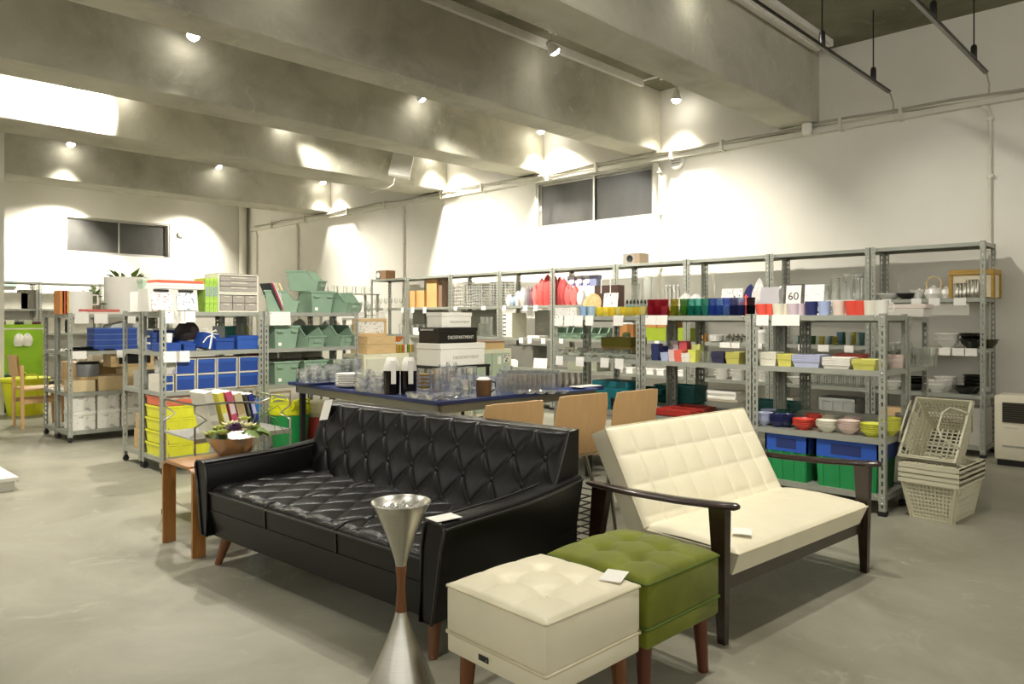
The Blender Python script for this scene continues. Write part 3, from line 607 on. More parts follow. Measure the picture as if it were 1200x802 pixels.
# black wire rack between the sofas
WR = thing('wire_magazine_rack', 'low black wire rack on the floor between the two sofas', 'wire rack', (2.98, 2.46, 0))
for k in range(9): MB().tube([(-.16, -.1, .06 + .035 * k), (.16, -.1, .06 + .035 * k), (.16, .1, .06 + .035 * k), (-.16, .1, .06 + .035 * k)], .004, 5, True).build('wire_ring', M_BLACK, WR)
for x in (-.16, .16):
    for y in (-.1, .1): MB().tube([(x, y, 0), (x, y, .36)], .006, 6).build('wire_post', M_BLACK, WR)
# ---------------------------------------------------------------- shopping baskets
M_BASK = mat('basket_plastic', '#cdc8ae', .5, var=.03)
def basket_meshes():
    """local: long axis x, opening up, base at z=0"""
    bx_, by_, tx, ty, h = .175, .115, .225, .155, .245
    def P(sx, sy, z): k = z / h; return (sx * (bx_ + (tx - bx_) * k), sy * (by_ + (ty - by_) * k), z)
    g = MB(); th = .003
    def bar(a, b, w, nrm):
        a, b = Vector(a), Vector(b); t = (b - a).normalized(); s_ = t.cross(nrm).normalized() * w; n_ = nrm * th
        g.hexa([a - s_ - n_, a + s_ - n_, a + s_ + n_, a - s_ + n_], [b - s_ - n_, b + s_ - n_, b + s_ + n_, b - s_ + n_])
    for sx in (-1, 1):      # short ends: fine grid of slots
        nr = Vector((sx, 0, -.2)).normalized(); n = 13
        for k in range(n + 1): q = -1 + 2 * k / n; bar(P(sx, q, 0), P(sx, q, h), .0042 if 0 < k < n else .014, nr)
        for k in range(11): z = h * k / 10.0; bar(P(sx, -1, z), P(sx, 1, z), .006 if 0 < k < 10 else .014, nr)
    for sy in (-1, 1):      # long sides: broad ribs, plain plate above
        nr = Vector((0, sy, -.17)).normalized(); n = 12
        for k in range(6): z = h * (k + .0) / 6.2; bar(P(-1, sy, z), P(1, sy, z), .008, nr)
        for k in range(n + 1):
            q = -1 + 2 * k / n; bar(P(q, sy, 0), P(q, sy, h), .004 if 0 < k < n else .02, nr)
        g.hexa([P(-.6, sy, h*.68), P(.6, sy, h*.68), tuple(Vector(P(.6, sy, h*.68)) + nr*.005), tuple(Vector(P(-.6, sy, h*.68)) + nr*.005)], [P(-.6, sy, h*.97), P(.6, sy, h*.97), tuple(Vector(P(.6, sy, h*.97)) + nr*.005), tuple(Vector(P(-.6, sy, h*.97)) + nr*.005)])
        for z in (.2, .4, .6): 
            a = Vector(P(-.96, sy, h*z)) ; b = Vector(P(.96, sy, h*z)); g.hexa([a, b, b + nr*.006, a + nr*.006], [a + Vector((0,0,.012)), b + Vector((0,0,.012)), b + nr*.006 + Vector((0,0,.012)), a + nr*.006 + Vector((0,0,.012))])
        g.add([P(-1, sy, 0), P(1, sy, 0), P(1, sy, h * .62), P(-1, sy, h * .62)], [(0, 1, 2, 3)])
    nb = 12
    for k in range(nb + 1): x = -bx_ + 2*bx_*k/nb; g.box(x-.005, x+.005, -by_, by_, 0, .004)
    for k in range(8): y = -by_ + 2*by_*k/7; g.box(-bx_, bx_, y-.005, y+.005, 0, .004)
    body = g.mesh('basket_body', M_BASK, 0)
    r_ = MB(); ox, oy = tx + .018, ty + .018
    for (a, b, c, d) in ((-ox, ox, -oy, -ty), (-ox, ox, ty, oy), (-ox, -tx, -ty, ty), (tx, ox, -ty, ty)): r_.box(a, b, c, d, h - .004, h + .006)
    for (a, b, c, d) in ((-ox, ox, -oy, -oy + .004), (-ox, ox, oy - .004, oy), (-ox, -ox + .004, -oy, oy), (ox - .004, ox, -oy, oy)): r_.box(a, b, c, d, h - .018, h + .006)
    rim = r_.mesh('basket_rim', M_BASK, 0)
    hd = MB().tube([(-.13, 0, 0), (-.13, .02, .01), (-.12, .12, .012), (-.06, .155, .012), (.06, .155, .012), (.12, .12, .012), (.13, .02, .01), (.13, 0, 0)], .0055, 6).mesh('basket_handle', M_BASK)
    return body, rim, hd, h, oy
BK = basket_meshes()
def basket(label, loc, rz, rx=0, ry=0, up=False):
    t = thing('shopping_basket', label, 'basket', loc, rz, 'stacked shopping baskets'); t.rotation_euler = (rx, ry, rz)
    obj('basket_body', BK[0], t); obj('rim', BK[1], t)
    for s_ in (-1, 1):
        h = obj('handle', BK[2], t); h.location = (0, s_ * BK[4], BK[3] + .002)
        h.rotation_euler = (R(70 if s_ > 0 else 35) if up else R(2), 0, PI if s_ > 0 else 0)
    return t
bcx, bcy = 5.30, 1.315
for k in range(4): basket('beige plastic shopping basket, ' + ['bottom of the nested stack', 'second from the bottom of the nested stack', 'third from the bottom of the nested stack', 'fourth of the nested stack, under the tilted one'][k], (bcx + .004 * (k % 2), bcy, .002 + .031 * k), R(-4))
# the fifth lies tipped on the stack, opening towards the aisle
basket('beige plastic shopping basket tipped on its side on top of the stack', (bcx + .16, bcy + .02, .385), R(-4), 0, R(-48), True)
# ---------------------------------------------------------------- heater
hy = 1.45
Hh = thing('fan_heater', 'cream floor-standing heater with black louvre grille at the right edge', 'heater', (7.46, hy, 0), -PI / 2)
M_HEAT = mat('heater_enamel', '#ddd6bf', .35, var=.02)
MB().rbox(0, .62, 0, .33, .05, .60, .015, 2).build('body', M_HEAT, Hh)
MB().box(.02, .6, .01, .3, 0, .05).build('plinth', M_BLACK, Hh, ang=0)
MB().box(.06, .56, -.004, .01, .37, .54).build('grille_recess', M_BLACK, Hh, ang=0)
for k in range(9): MB().box(.06, .56, -.012, -.004, .375 + .0185 * k, .383 + .0185 * k).build('louvre', mat('louvre_brown', '#4c4636', .4), Hh, ang=0)
MB().box(.06, .22, -.003, .0, .16, .176).build('vent_slot', mat('vent_grey', '#9a978c', .5), Hh, ang=0)
MB().tube([(.07 + .006 * k, -.002, .325 + .008 * math.sin(k * 1.9) * (1 - k / 22)) for k in range(18)], .0012, 4).build('logo_script', mat('faded_print', '#8f8fa0', .5), Hh)
# ---------------------------------------------------------------- white platform at the left edge
x1, y1 = pz(22, 575, 0)
P_ = thing('low_platform', 'low white display platform at the left edge on the floor', 'platform', (x1, y1, 0))
MB().rbox(-1.4, 0, 0, 1.3, .07, .1, .004, 1).build('platform_top', M_WHITEPL, P_)
MB().box(-1.38, -.02, .02, 1.28, 0, .07).build('platform_base', mat('platform_side', '#cfcbbd', .6), P_, ang=0)
# potted plant whose leaves reach into the frame
PL = thing('potted_plant', 'leafy plant reaching in at the left edge above the platform', 'plant', (x1 - .62, y1 + .75, .1))
MB().lathe([(0, 0), (.1, 0), (.14, .24), (.15, .25), (.13, .25), (0, .2)], 20).build('pot', M_WHITEPL, PL)
for k in range(3): MB().tube([(0, 0, .2), (.05 * (k - 1), .04, .5), (.1 * (k - 1), .08, .85)], .008, 6).build('stem', mat('stem_green', '#5d6a3a', .6), PL)
for k in range(22):
    a = random.random() * 2 * PI; h = .45 + random.random() * .55; l = .16 + random.random() * .1; r0 = .05 + .1 * random.random()
    mt = Matrix.Translation((r0 * math.cos(a), r0 * math.sin(a), h)) @ Matrix.Rotation(a, 4, 'Z') @ Matrix.Rotation(R(random.uniform(-35, 30)), 4, 'Y')
    vs = []
    for q in range(6): t = q / 5; wd = l * .22 * math.sin(PI * (t * .92 + .06)); vs += [(l * t, -wd, -.05 * t * t), (l * t, 0, .012 - .05 * t * t), (l * t, wd, -.05 * t * t)]
    MB().add(vs, [(3*q+i, 3*q+i+1, 3*q+i+4, 3*q+i+3) for q in range(5) for i in range(2)], mt).build('leaf', mat('plant_leaf', '#6f8070', .45, var=.15), PL)
# ================================================================= steel racks
M_DKSTEEL = M_STEEL
POSTM = {}
def post_mesh(h):
    """slotted steel angle: two flanges, each two strips joined by rungs, real slots between"""
    k_ = round(h, 3)
    if k_ in POSTM: return POSTM[k_]
    g = MB(); w, th = .040, .003
    g.box(0, .0135, 0, th, 0, h); g.box(.0245, w, 0, th, 0, h)
    g.box(0, th, th, .0135, 0, h); g.box(0, th, .0245, w, 0, h)
    n = int(h / .05); p = h / n
    for i in range(n + 1):
        z = min(max(i * p, .011), h - .011); g.box(.0135, .0245, 0, th, z - .011, z + .011); g.box(0, th, .0135, .0245, z - .011, z + .011)
    POSTM[k_] = g.mesh('post', M_STEEL, 0); return POSTM[k_]
def bracket_mesh(flip):
    s = -1 if flip else 1
    g = MB().prism([(0, 0), (s * .075, 0), (s * .07, -.012), (s * .052, -.022), (s * .042, -.042), (s * .04, -.07), (0, -.07)], -.003, 0, 'y')
    o = g.mesh('corner_bracket', M_STEEL, 0); return o
BRK = {f: bracket_mesh(f) for f in (False, True)}
BOLT = MB().lathe([(.0065, 0), (.0065, .003), (.004, .005), (0, .005)], 8, mtx=Matrix.Rotation(PI / 2, 4, 'X')).mesh('bolt', M_BOLT)
FOOT = MB().box(-.004, .044, -.004, .044, 0, .03).mesh('foot', M_BLACKRUB, 0)
CASTER = MB().lathe([(.022, -.012), (.025, -.008), (.025, .008), (.022, .012)], 12, mtx=Matrix.Translation((.02, .02, .025)) @ Matrix.Rotation(PI / 2, 4, 'Y')).box(.008, .032, .005, .035, .04, .055).mesh('caster', M_BLACKRUB)
CARDM = {}
def rack(label, loc, rz, w, d, levels, foot=.03, caster=False, cards=(), group='grey steel racks', brk=True, backbrk=False, name='steel_rack'):
    t = thing(name, label, 'rack', loc, rz, group); H = levels[-1] + .01
    pm = post_mesh(H - foot)
    for (x, y, a) in ((0, 0, 0), (w, 0, PI / 2), (w, d, PI), (0, d, -PI / 2)):
        o = obj('post', pm, t, (x, y, foot), a)
        c = obj('caster' if caster else 'foot', CASTER if caster else FOOT, o, (0, 0, -foot)) 
        if caster: c.scale = (1, 1, foot / .055)
    lip = .035
    for i, z in enumerate(levels):
        g = MB().box(.003, w - .003, .003, d - .003, z - .004, z)
        g.box(.012, w - .012, .0032, .006, z - lip, z).box(.012, w - .012, d - .006, d - .0032, z - lip, z).box(.0032, .006, .012, d - .012, z - lip, z).box(w - .006, w - .0032, .012, d - .012, z - lip, z)
        sh = g.build('shelf', M_STEEL, t, ang=0)
        for x, fl in ((0, False), (w, True)):
            if brk and i in (0, len(levels) - 1):
                b = obj('corner_bracket', BRK[fl], sh, (x, 0, z))
                if i == 0: b.scale = (1, 1, .8)
                for (bx_, bz_) in ((.02, -.015), (.02, -.05), (.058, -.009)): obj('bolt', BOLT, sh, (x + (-bx_ if fl else bx_), -.003, z + bz_))
                if backbrk:
                    o = obj('corner_bracket', BRK[fl], sh, (x, d + .003, z))
            else:
                obj('bolt', BOLT, sh, (x + (-.02 if fl else .02), -.001, z - .017))
    for (lev, x, cw_, ch_) in cards:
        k_ = (round(cw_, 3), round(ch_, 3))
        if k_ not in CARDM: CARDM[k_] = MB().box(-cw_ / 2, cw_ / 2, 0, .002, -ch_, 0).mesh('price_card', M_CARD, 0)
        o = obj('price_card', CARDM[k_], t, (x, -.004, levels[lev] + .004)); o.rotation_euler = (R(-4), 0, 0)
    return t
# ---- the row along the right wall, front plane X = 7.82
XBR, DBR = 7.72, .42
brU = [1154.5, 1019, 901, 804, 721, 647, 584.5, 527.5, 476.5, 434]
brY = [yA(u, XBR) for u in brU]
BRLEV = [.10, .56, .98, 1.44, 1.945]
brlab = ['tall steel wall rack with teapots and black bowls, rightmost by the heater', 'tall steel wall rack holding tall glass jars', 'tall steel wall rack holding white plates and bowls', 'tall steel wall rack with bottles on a white riser', 'tall steel wall rack holding printed boxes and green bins',
  'tall steel wall rack holding coral pouches and a drawer tower', 'tall steel wall rack holding wire baskets', 'tall steel wall rack holding tan paper boxes', 'tall steel wall rack at the far end with hanging glasses']
brcards = {0: [(3, 1039, .085, .065), (3, 1074, .09, .065), (3, 1095, .095, .07), (3, 1125, .1, .07), (2, 1060, .1, .07), (2, 1089, .095, .07), (2, 1107, .095, .07), (2, 1123, .095, .07), (2, 1138, .095, .07)],
  1: [(2, 940, .08, .07), (2, 965, .11, .07), (2, 995, .09, .07), (3, 985, .3, .06)], 2: [(2, 850, .13, .06), (2, 862, .1, .06), (2, 890, .06, .06)], 3: [(2, 770, .06, .06), (2, 790, .06, .06)],
  4: [(2, 658, .07, .07)], 5: [(3, 591, .07, .07), (3, 616, .08, .08), (3, 628, .08, .08), (2, 611, .08, .08), (2, 621, .08, .08), (2, 637, .08, .08)], 6: [(3, 534, .08, .06), (3, 567, .1, .06)],
  7: [(3, 484, .08, .09), (3, 498, .08, .1)], 8: [(3, 472, .07, .09), (3, 452, .13, .08)]}
for i in range(9):
    y0, y1 = brY[i], brY[i + 1] - .012; wd = y1 - y0
    rack(brlab[i], (XBR, y1, 0), -PI / 2, wd, DBR, BRLEV, cards=[(l, max(.07, min(wd - .07, y1 - yA(u, XBR))), a, b) for (l, u, a, b) in brcards.get(i, [])], group='tall steel racks along the right wall')
# ---- front right double row, front plane X = 5.0
XFR, DFR = 5.0, .45
frY = [yA(1037.5, XFR), yA(880, XFR), yA(750, XFR), yA(648, XFR)]
FRLEV = [.13, .485, .92, 1.275]
frlab = ['low steel rack with mugs on top and bowl stacks, by the baskets', 'middle low steel rack with the row of coloured glasses on top', 'low steel rack with yellow glasses on top, behind the blue table']
frcards = {0: [(3, 894, .09, .075), (3, 913, .1, .075), (3, 929, .1, .075)], 1: [(3, 763, .1, .075), (3, 776, .1, .075)], 2: [(3, 655, .1, .09), (3, 667, .1, .09), (3, 678, .1, .09), (3, 691, .085, .085), (3, 725, .1, .085), (2, 656, .08, .08), (2, 680, .085, .08), (2, 709, .085, .08), (2, 726, .085, .085)]}
for i in range(3):
    y0, y1 = frY[i], frY[i + 1] - .012; wd = y1 - y0
    rack(frlab[i], (XFR, y1, 0), -PI / 2, wd, DFR, FRLEV, cards=[(l, max(.06, min(wd - .06, y1 - yA(u, XFR))), a, b) for (l, u, a, b) in frcards.get(i, [])], group='low steel racks right of the table')
    rack(['low steel rack behind the mug rack, facing the wall', 'low steel rack behind the coloured glass rack, facing the wall', 'low steel rack behind the yellow glass rack, facing the wall'][i], (XFR + DFR * 2 + .03, y0, 0), PI / 2, wd, DFR, [.13, .53, .92, 1.26], group='low steel racks right of the table')
# ---- left double row, front plane Y = 6.14
YL1, DL = 6.14, .42
lx = [xA(189, YL1), xA(310, YL1), xA(421, YL1)]
L1LEV = [.13, .66, .985, 1.31]
for i in range(2):
    x0, x1_ = lx[i], lx[i + 1] - .012; wd = x1_ - x0
    cards = {0: [(3, 203, .13, .1), (3, 210, .1, .1), (3, 222, .09, .09), (2, 200, .13, .09), (2, 214, .11, .09)], 1: [(3, 328, .2, .12)]}[i]
    rack(['low steel rack on casters full of blue boxes and yellow crates', 'low steel rack full of sage green bins'][i], (x0, YL1, 0), 0, wd, DL, L1LEV, .055, True, cards=[(l, max(.08, xA(u, YL1) - x0), a, b) for (l, u, a, b) in cards], group='low steel racks on the left')
    rack(['low steel rack back to back with the blue box rack', 'low steel rack back to back with the green bin rack'][i], (x1_, YL1 + 2 * DL + .03, 0), PI, wd, DL, L1LEV, .055, True, group='low steel racks on the left')
# ---- far left double row, front plane Y = 8.39
YL0 = 8.39
l0x = [xA(80, YL0), xA(80, YL0) + .98, xA(80, YL0) + 1.97]
L0LEV = [.11, .50, .92, 1.30]
for i in range(2):
    x0, x1_ = l0x[i], l0x[i + 1] - .012; wd = x1_ - x0
    cards = [(3, .12, .13, .1), (3, .3, .13, .1), (2, .1, .13, .08), (3, .58, .11, .1), (2, .5, .1, .08)] if i == 0 else []
    rack(['far left steel rack with white cartons at the bottom', 'far left steel rack half hidden behind the blue box rack'][i], (x0, YL0, 0), 0, wd, .42, L0LEV, .05, True, cards=cards, group='far left steel racks')
    if i == 0: rack('steel rack back to back with the white carton rack', (x1_, YL0 + .87, 0), PI, wd, .42, L0LEV, .05, True, group='far left steel racks')
# ---- racks against the far wall, left
YBW = 16.2
bwx = [xA(-35, YBW), xA(46, YBW), xA(118, YBW), xA(190, YBW)]
for i in range(3):
    rack(['pale tall rack at the far wall beside the pillar', 'pale tall rack at the far wall behind the kettle', 'pale tall rack at the far wall behind the white planter'][i], (bwx[i], YBW, 0), 0, bwx[i + 1] - bwx[i] - .012, .44, BRLEV, group='tall racks at the far wall', brk=False)
# ================================================================= goods
ROW = {'BR': ('x', XBR, -PI/2), 'FR': ('x', XFR, -PI/2), 'L1': ('y', YL1, 0.0), 'L0': ('y', YL0, 0.0), 'BW': ('y', YBW, 0.0)}
def at(row, u, back=.1):
    ax_, p, rz = ROW[row]; p += back
    return (p, yA(u, p)) if ax_ == 'x' else (xA(u, p), p)
def rzr(row): return ROW[row][2]
def span(row, u0, u1, back):
    """width in metres between two columns on a plane of the row"""
    a, b = at(row, u0, back), at(row, u1, back); return math.hypot(a[0]-b[0], a[1]-b[1])
def plc(c, rough=.4, **k): return mat('col_' + c[1:] + '_%d' % int(rough * 100), c, rough, **k)
def gl(c, body=.35, tint=1.0): return glassmat('glass_' + c[1:], c, body, tint=tint)
MC = {}
def cached(key, fn):
    if key not in MC: MC[key] = fn()
    return MC[key]
def m_tumbler(r, h, m, taper=.85, n=14):
    return cached(('tum', r, h, m.name, taper), lambda: MB().lathe([(0, 0), (r*taper, 0), (r, h), (r*.93, h), (r*taper*.9, h*.08), (0, h*.08)], n).mesh('tumbler', m))
def m_bowl(r, h, m, n=20, foot=.45):
    return cached(('bowl', r, h, m.name, foot), lambda: MB().lathe([(0, 0), (r*foot, 0), (r*foot*1.02, h*.1), (r*.78, h*.5), (r*.9, h - .006), (r, h - .0055), (r, h), (r*.92, h), (r*.72, h*.5), (r*.4, h*.16), (0, h*.14)], n).mesh('bowl', m))
def m_plate(r, h, m, n=24):
    return cached(('plate', r, h, m.name), lambda: MB().lathe([(0, 0), (r*.6, 0), (r, h), (r*.98, h*1.15), (r*.6, h*.3), (0, h*.3)], n).mesh('plate', m))
def m_sqbowl(w, d, h, m):
    """square flared dish with a small outer lip, hollow"""
    def f():
        rings = [(.84, .84, 0), (.955, .955, h - .008), (1, 1, h - .007), (1, 1, h), (.93, .93, h), (.78, .78, h * .15)]
        vs = [(sx * w/2 * a, sy * d/2 * b_, z) for a, b_, z in rings for sx, sy in ((-1, -1), (1, -1), (1, 1), (-1, 1))]
        fs = [(0, 3, 2, 1), tuple(20 + k for k in range(4))]
        for q in range(5):
            for k in range(4): j = (k+1) % 4; fs.append((4*q+k, 4*q+j, 4*q+4+j, 4*q+4+k))
        return MB().add(vs, fs).mesh('dish', m, 0)
    return cached(('sq', w, d, h, m.name), f)
def single(name, me, label, cat, loc, rz=0, group=None):
    o = obj(name, me, None, loc, rz); return tag(o, label, cat, group)
def stack(name, me, n, dz, label, cat, x, y, z, rz=0, group=None, jit=.002):
    for k in range(n): single(name, me, label, cat, (x + random.uniform(-jit, jit), y + random.uniform(-jit, jit), z + k * dz), rz, group or label)
def boxlid(name, label, cat, w, d, h, m, loc, rz=0, lid=.0, m_lid=None, group=None, over=.004):
    """carton: body with centre tape seam, or lidded box"""
    t = thing(name, label, cat, loc, rz, group); hb = h - lid if lid else h
    MB().rbox(-w/2, w/2, -d/2, d/2, 0, hb + (.001 if lid else 0), min(.004, h*.1), 1).build('body', m, t, ang=20)
    if lid: MB().rbox(-w/2 - over, w/2 + over, -d/2 - over, d/2 + over, hb, h, min(.004, lid*.2), 1).build('lid', m_lid or m, t, ang=20)
    return t
def card_on(t, m, x0, x1, z0, z1, y, name='label'): return MB().box(x0, x1, y - .0015, y, z0, z1).build(name, m, t, ang=0)
def mug(label, loc, rz, m, r=.041, h=.085, ha=0, group='mugs on the front right rack'):
    t = thing('mug', label, 'mug', loc, rz, group)
    obj('cup', m_tumbler(r, h, m, .82, 18), t)
    g = cached(('mh', r, h, m.name), lambda: MB().tube([(r*.9, 0, h*.82), (r*1.5, 0, h*.8), (r*1.75, 0, h*.55), (r*1.45, 0, h*.28), (r*.88, 0, h*.22)], .006, 6).mesh('handle', m))
    o = obj('handle', g, t); o.rotation_euler.z = ha; return t
def crate(name, label, w, d, h, m, loc, rz=0, group=None, rimm=None, rimh=0, cat='crate'):
    t = thing(name, label, cat, loc, rz, group); th = .006; hb = h - rimh
    def walls(g, w0, d0, w1, d1, z0, z1):
        for s in (-1, 1):
            g.hexa([(s*w0/2 - th, -d0/2, z0), (s*w0/2, -d0/2, z0), (s*w0/2, d0/2, z0), (s*w0/2 - th, d0/2, z0)], [(s*w1/2 - th, -d1/2, z1), (s*w1/2, -d1/2, z1), (s*w1/2, d1/2, z1), (s*w1/2 - th, d1/2, z1)])
            g.hexa([(-w0/2, s*d0/2 - th, z0), (w0/2, s*d0/2 - th, z0), (w0/2, s*d0/2, z0), (-w0/2, s*d0/2, z0)], [(-w1/2, s*d1/2 - th, z1), (w1/2, s*d1/2 - th, z1), (w1/2, s*d1/2, z1), (-w1/2, s*d1/2, z1)])
    g = MB().box(-w*.47, w*.47, -d*.47, d*.47, 0, .006); walls(g, w*.95, d*.95, w, d, 0, hb)
    g.build('body', m, t, ang=0)
    rm = rimm or m; rh = rimh or h * .13
    g = MB(); 
    for s in (-1, 1): g.box(s*(w/2+.006) - .006, s*(w/2+.006) + .006, -d/2-.012, d/2+.012, h - rh, h); g.box(-w/2-.012, w/2+.012, s*(d/2+.006) - .006, s*(d/2+.006) + .006, h - rh, h)
    g.build('rim', rm, t, ang=0)
    for k in range(4):
        x = (-.42 + .28 * k) * w; MB().hexa([(x-.011, -d*.475-.012, .0), (x+.011, -d*.475-.012, .0), (x+.008, -d*.475, 0), (x-.008, -d*.475, 0)], [(x-.011, -d/2-.013, h-rh), (x+.011, -d/2-.013, h-rh), (x+.008, -d/2, h-rh), (x-.008, -d/2, h-rh)]).build('rib', m, t, ang=0)
    MB().box(-w*.25, w*.25, -d/2-.014, -d/2-.011, h - rh*.8, h - rh*.25).build('grip_shade', mat(rm.name + '_deep', '#1f2f6a' if 'blue' in label else '#6a6a40', .6), t, ang=0) if rimh else None  # raised plate in a darker colour paints the shade of a grip recess
    return t
M_SAGE = mat("sage_plastic", "#86a088", .45, var=.04)
def sage_bin(label, loc, rz, w=.25, d=.34, h=.19, name='stacking_bin', m=None, group='sage green stacking bins'):
    """front is -y: sides step down to a low front lip"""
    m = m or M_SAGE; t = thing(name, label, 'bin', loc, rz, group); th = .005; b = .84
    prof = [(-d/2*b, 0), (d/2*b, 0), (d/2, h), (-d*.12, h), (-d*.34, h*.55), (-d/2*.95, h*.5)]
    g = MB()
    for s in (-1, 1):
        bot = lambda y, z: s * (w/2) * (b + (1-b) * z / h)
        vo = [(bot(y, z), y, z) for y, z in prof]; vi = [(x - s*th, y, z) for x, y, z in vo]; n = len(prof)
        g.add(vo + vi, [tuple(range(n)), tuple(range(n, 2*n))] + [(i, (i+1) % n, (i+1) % n + n, i + n) for i in range(n)])
    g.box(-w/2*b, w/2*b, -d/2*b, d/2*b, 0, th)
    g.hexa([(-w/2*b, d/2*b-th, 0), (w/2*b, d/2*b-th, 0), (w/2*b, d/2*b, 0), (-w/2*b, d/2*b, 0)], [(-w/2, d/2-th, h), (w/2, d/2-th, h), (w/2, d/2, h), (-w/2, d/2, h)])
    wm = w * (b + (1-b)*.5)
    g.hexa([(-w/2*b, -d/2*b, 0), (w/2*b, -d/2*b, 0), (w/2*b, -d/2*b+th, 0), (-w/2*b, -d/2*b+th, 0)], [(-wm/2, -d/2*.95, h*.5), (wm/2, -d/2*.95, h*.5), (wm/2, -d/2*.95+th, h*.5), (-wm/2, -d/2*.95+th, h*.5)])
    g.build('body', m, t, ang=0)
    r_ = MB().box(-w/2-.008, w/2+.008, d/2-.004, d/2+.008, h-.012, h+.004)
    for s in (-1, 1): r_.box(s*w/2-.008, s*w/2+.008, -d*.12, d/2, h-.012, h+.004).hexa([(s*w/2*.95-.006, -d*.36, h*.54), (s*w/2*.95+.006, -d*.36, h*.54), (s*w/2*.95+.006, -d*.34, h*.54), (s*w/2*.95-.006, -d*.34, h*.54)], [(s*w/2-.008, -d*.14, h-.01), (s*w/2+.008, -d*.14, h-.01), (s*w/2+.008, -d*.12, h), (s*w/2-.008, -d*.12, h)])
    r_.box(-wm/2-.006, wm/2+.006, -d/2*.95-.008, -d/2*.95+.004, h*.46, h*.52)
    r_.build('rim', m, t, ang=0)
    MB().box(-w*.18, w*.18, -d/2*.91-.006, -d/2*.91+.002, h*.2, h*.36).build('label_slot', m, t, ang=0)
    for s in (-1, 1): MB().box(s*w*.28-.025, s*w*.28+.025, d/2-.002, d/2+.016, h*.72, h*.8).build('stacking_lug', m, t, ang=0)
    MB().box(w*.18, w*.3, d/2*.9, d/2*.9+.004, h*.1, h*.25).build('sticker', M_PAPER, t, ang=0)
    return t
TOPF = FRLEV[3]
# ---------------------------------------------------------------- front right racks, top: rainbow of glasses and mugs
def glass_row(u0, u1, cols, word, nrow=2, r=.033, h=.075, body=.22):
    """cups of one colour from column u0 to u1, in rows going back"""
    n = max(1, int(round(span('FR', u0, u1, .06) / (2.02 * r))))
    for b in range(nrow):
        for k in range(n):
            u = u0 + (u1 - u0) * (k + .5) / n; x, y = at('FR', u, .05 + b * .08)
            c = cols[(k + b) % len(cols)]
            for q in range(1 if b == 0 or word == 'yellow' else 2): single('glass_cup', m_tumbler(r, h, gl(c, body * (1 - .4 * q), .85 - .25 * q) if not q else glassmat('pale_' + c[1:], c, .12, tint=.6), .8), 'small %s glass cup, %s row%s on the low racks' % (word, ['front', 'second', 'third'][b], ['', ' upper'][q]), 'glass', (x, y, TOPF + q * .058), 0, 'coloured glasses on the low racks')
glass_row(699, 757, ['#fff680', '#fffaa0', '#fff070', '#fffcc8'], 'yellow', 3)
glass_row(759, 783, ['#d8405a', '#cc3048', '#e06a78'], 'red', 3)
glass_row(784, 797, ['#b0ba3c', '#c8bc3c'], 'olive', 2)
glass_row(797, 806, ['#6fb43c', '#5ca434'], 'green', 2)
glass_row(806, 831, ['#30a48c', '#38b09a', '#64c4b4'], 'teal', 2)
glass_row(831, 856, ['#4a74cc', '#5884d4', '#86acdc'], 'blue', 2)
glass_row(857, 872, ['#3a4684', '#465490', '#a8b6d2'], 'navy', 2)
glass_row(873, 887, ['#15161c', '#202430'], 'black', 2)
x, y = at('FR', 663, .08)
boxlid('card_box', 'white printed card box at the left end of the low racks top', 'box', .19, .08, .075, printmat('print_box', '#efece4', '#8c8984', 45, 120, .5), (x, y, TOPF), -PI/2)
for k, (u, c) in enumerate(((684, '#7e9ab6'), (693, '#90a8b4'))):
    x, y = at('FR', u, .06); mug(['steel blue cup next to the yellow glasses', 'pale blue-grey cup touching the yellow glasses'][k], (x, y, TOPF), R(200), plc(c), .042, .085, R(90))
for (u0, u1, c, w_, n) in ((888, 908, '#ea5a48', 'coral', 2), (909, 924, '#e9e4cc', 'cream', 2), (926, 942, '#d8c4cc', 'pale pink', 2)):
    for k in range(n):
        u = u0 + (u1 - u0) * (k + .5) / n; x, y = at('FR', u, .07 + .03 * k); mug('%s handled cup, %s of a touching pair beside the black glasses' % (w_, ['left', 'right'][k]), (x, y, TOPF), 0, plc(c), .046, .082, R(-60))
for (u, c, w_, r_, ha) in ((951, '#2a2f62', 'navy blue', .044, -80), (966, '#a9b8dc', 'light blue', .042, -70), (983, '#ecd8c8', 'pale peach', .042, -75), (999, '#e8503e', 'coral red', .047, -80), (1008, '#e8503e', 'coral red rear', .044, -70), (1020, '#e9e5d6', 'off-white', .044, -75), (1033, '#f0ede2', 'white', .044, -60)):
    x, y = at('FR', u, .08); mug('%s mug in the row at the right end of the low racks' % w_, (x, y, TOPF), 0, plc(c), r_, .095, R(ha))
# signs, plates and goods behind the cups
def sign(label, u0, u1, v0, back, m, txt=None, tm=None, frame=None, z=TOPF, row='FR'):
    x, y = at(row, (u0 + u1) / 2, back); w = span(row, u0, u1, back); h = zA(v0, x, y) - z
    t = thing('display_sign', label, 'sign', (x, y, z), rzr(row) + R(4)); tl = Matrix.Rotation(R(-9), 4, 'X')
    MB().box(-w/2, w/2, 0, .004, 0, h, tl).build('sign_board', m, t, ang=0)
    MB().hexa([(-.02, .09, 0), (.02, .09, 0), (.02, .094, 0), (-.02, .094, 0)], [(-.02, .045, h*.8), (.02, .045, h*.8), (.02, .049, h*.8), (-.02, .049, h*.8)]).build('easel_leg', m, t, ang=0)
    if frame: MB().box(-w/2 - .02, w/2 + .02, .005, .012, 0, h + .01, tl).build('backing', frame, t, ang=0)
    if txt: textobj(txt, h * .36, tm, t, (0, -.002 + h*.62*.16, h * .62), (PI/2 - R(9), 0, 0))
    return t
M_PICS = printmat('sign_pictures', '#f6f4ee', '#8a8078', 38, 30, .6)
sign('white sign with small product pictures in front of the brown bag', 706, 722, 343, .17, M_PICS)
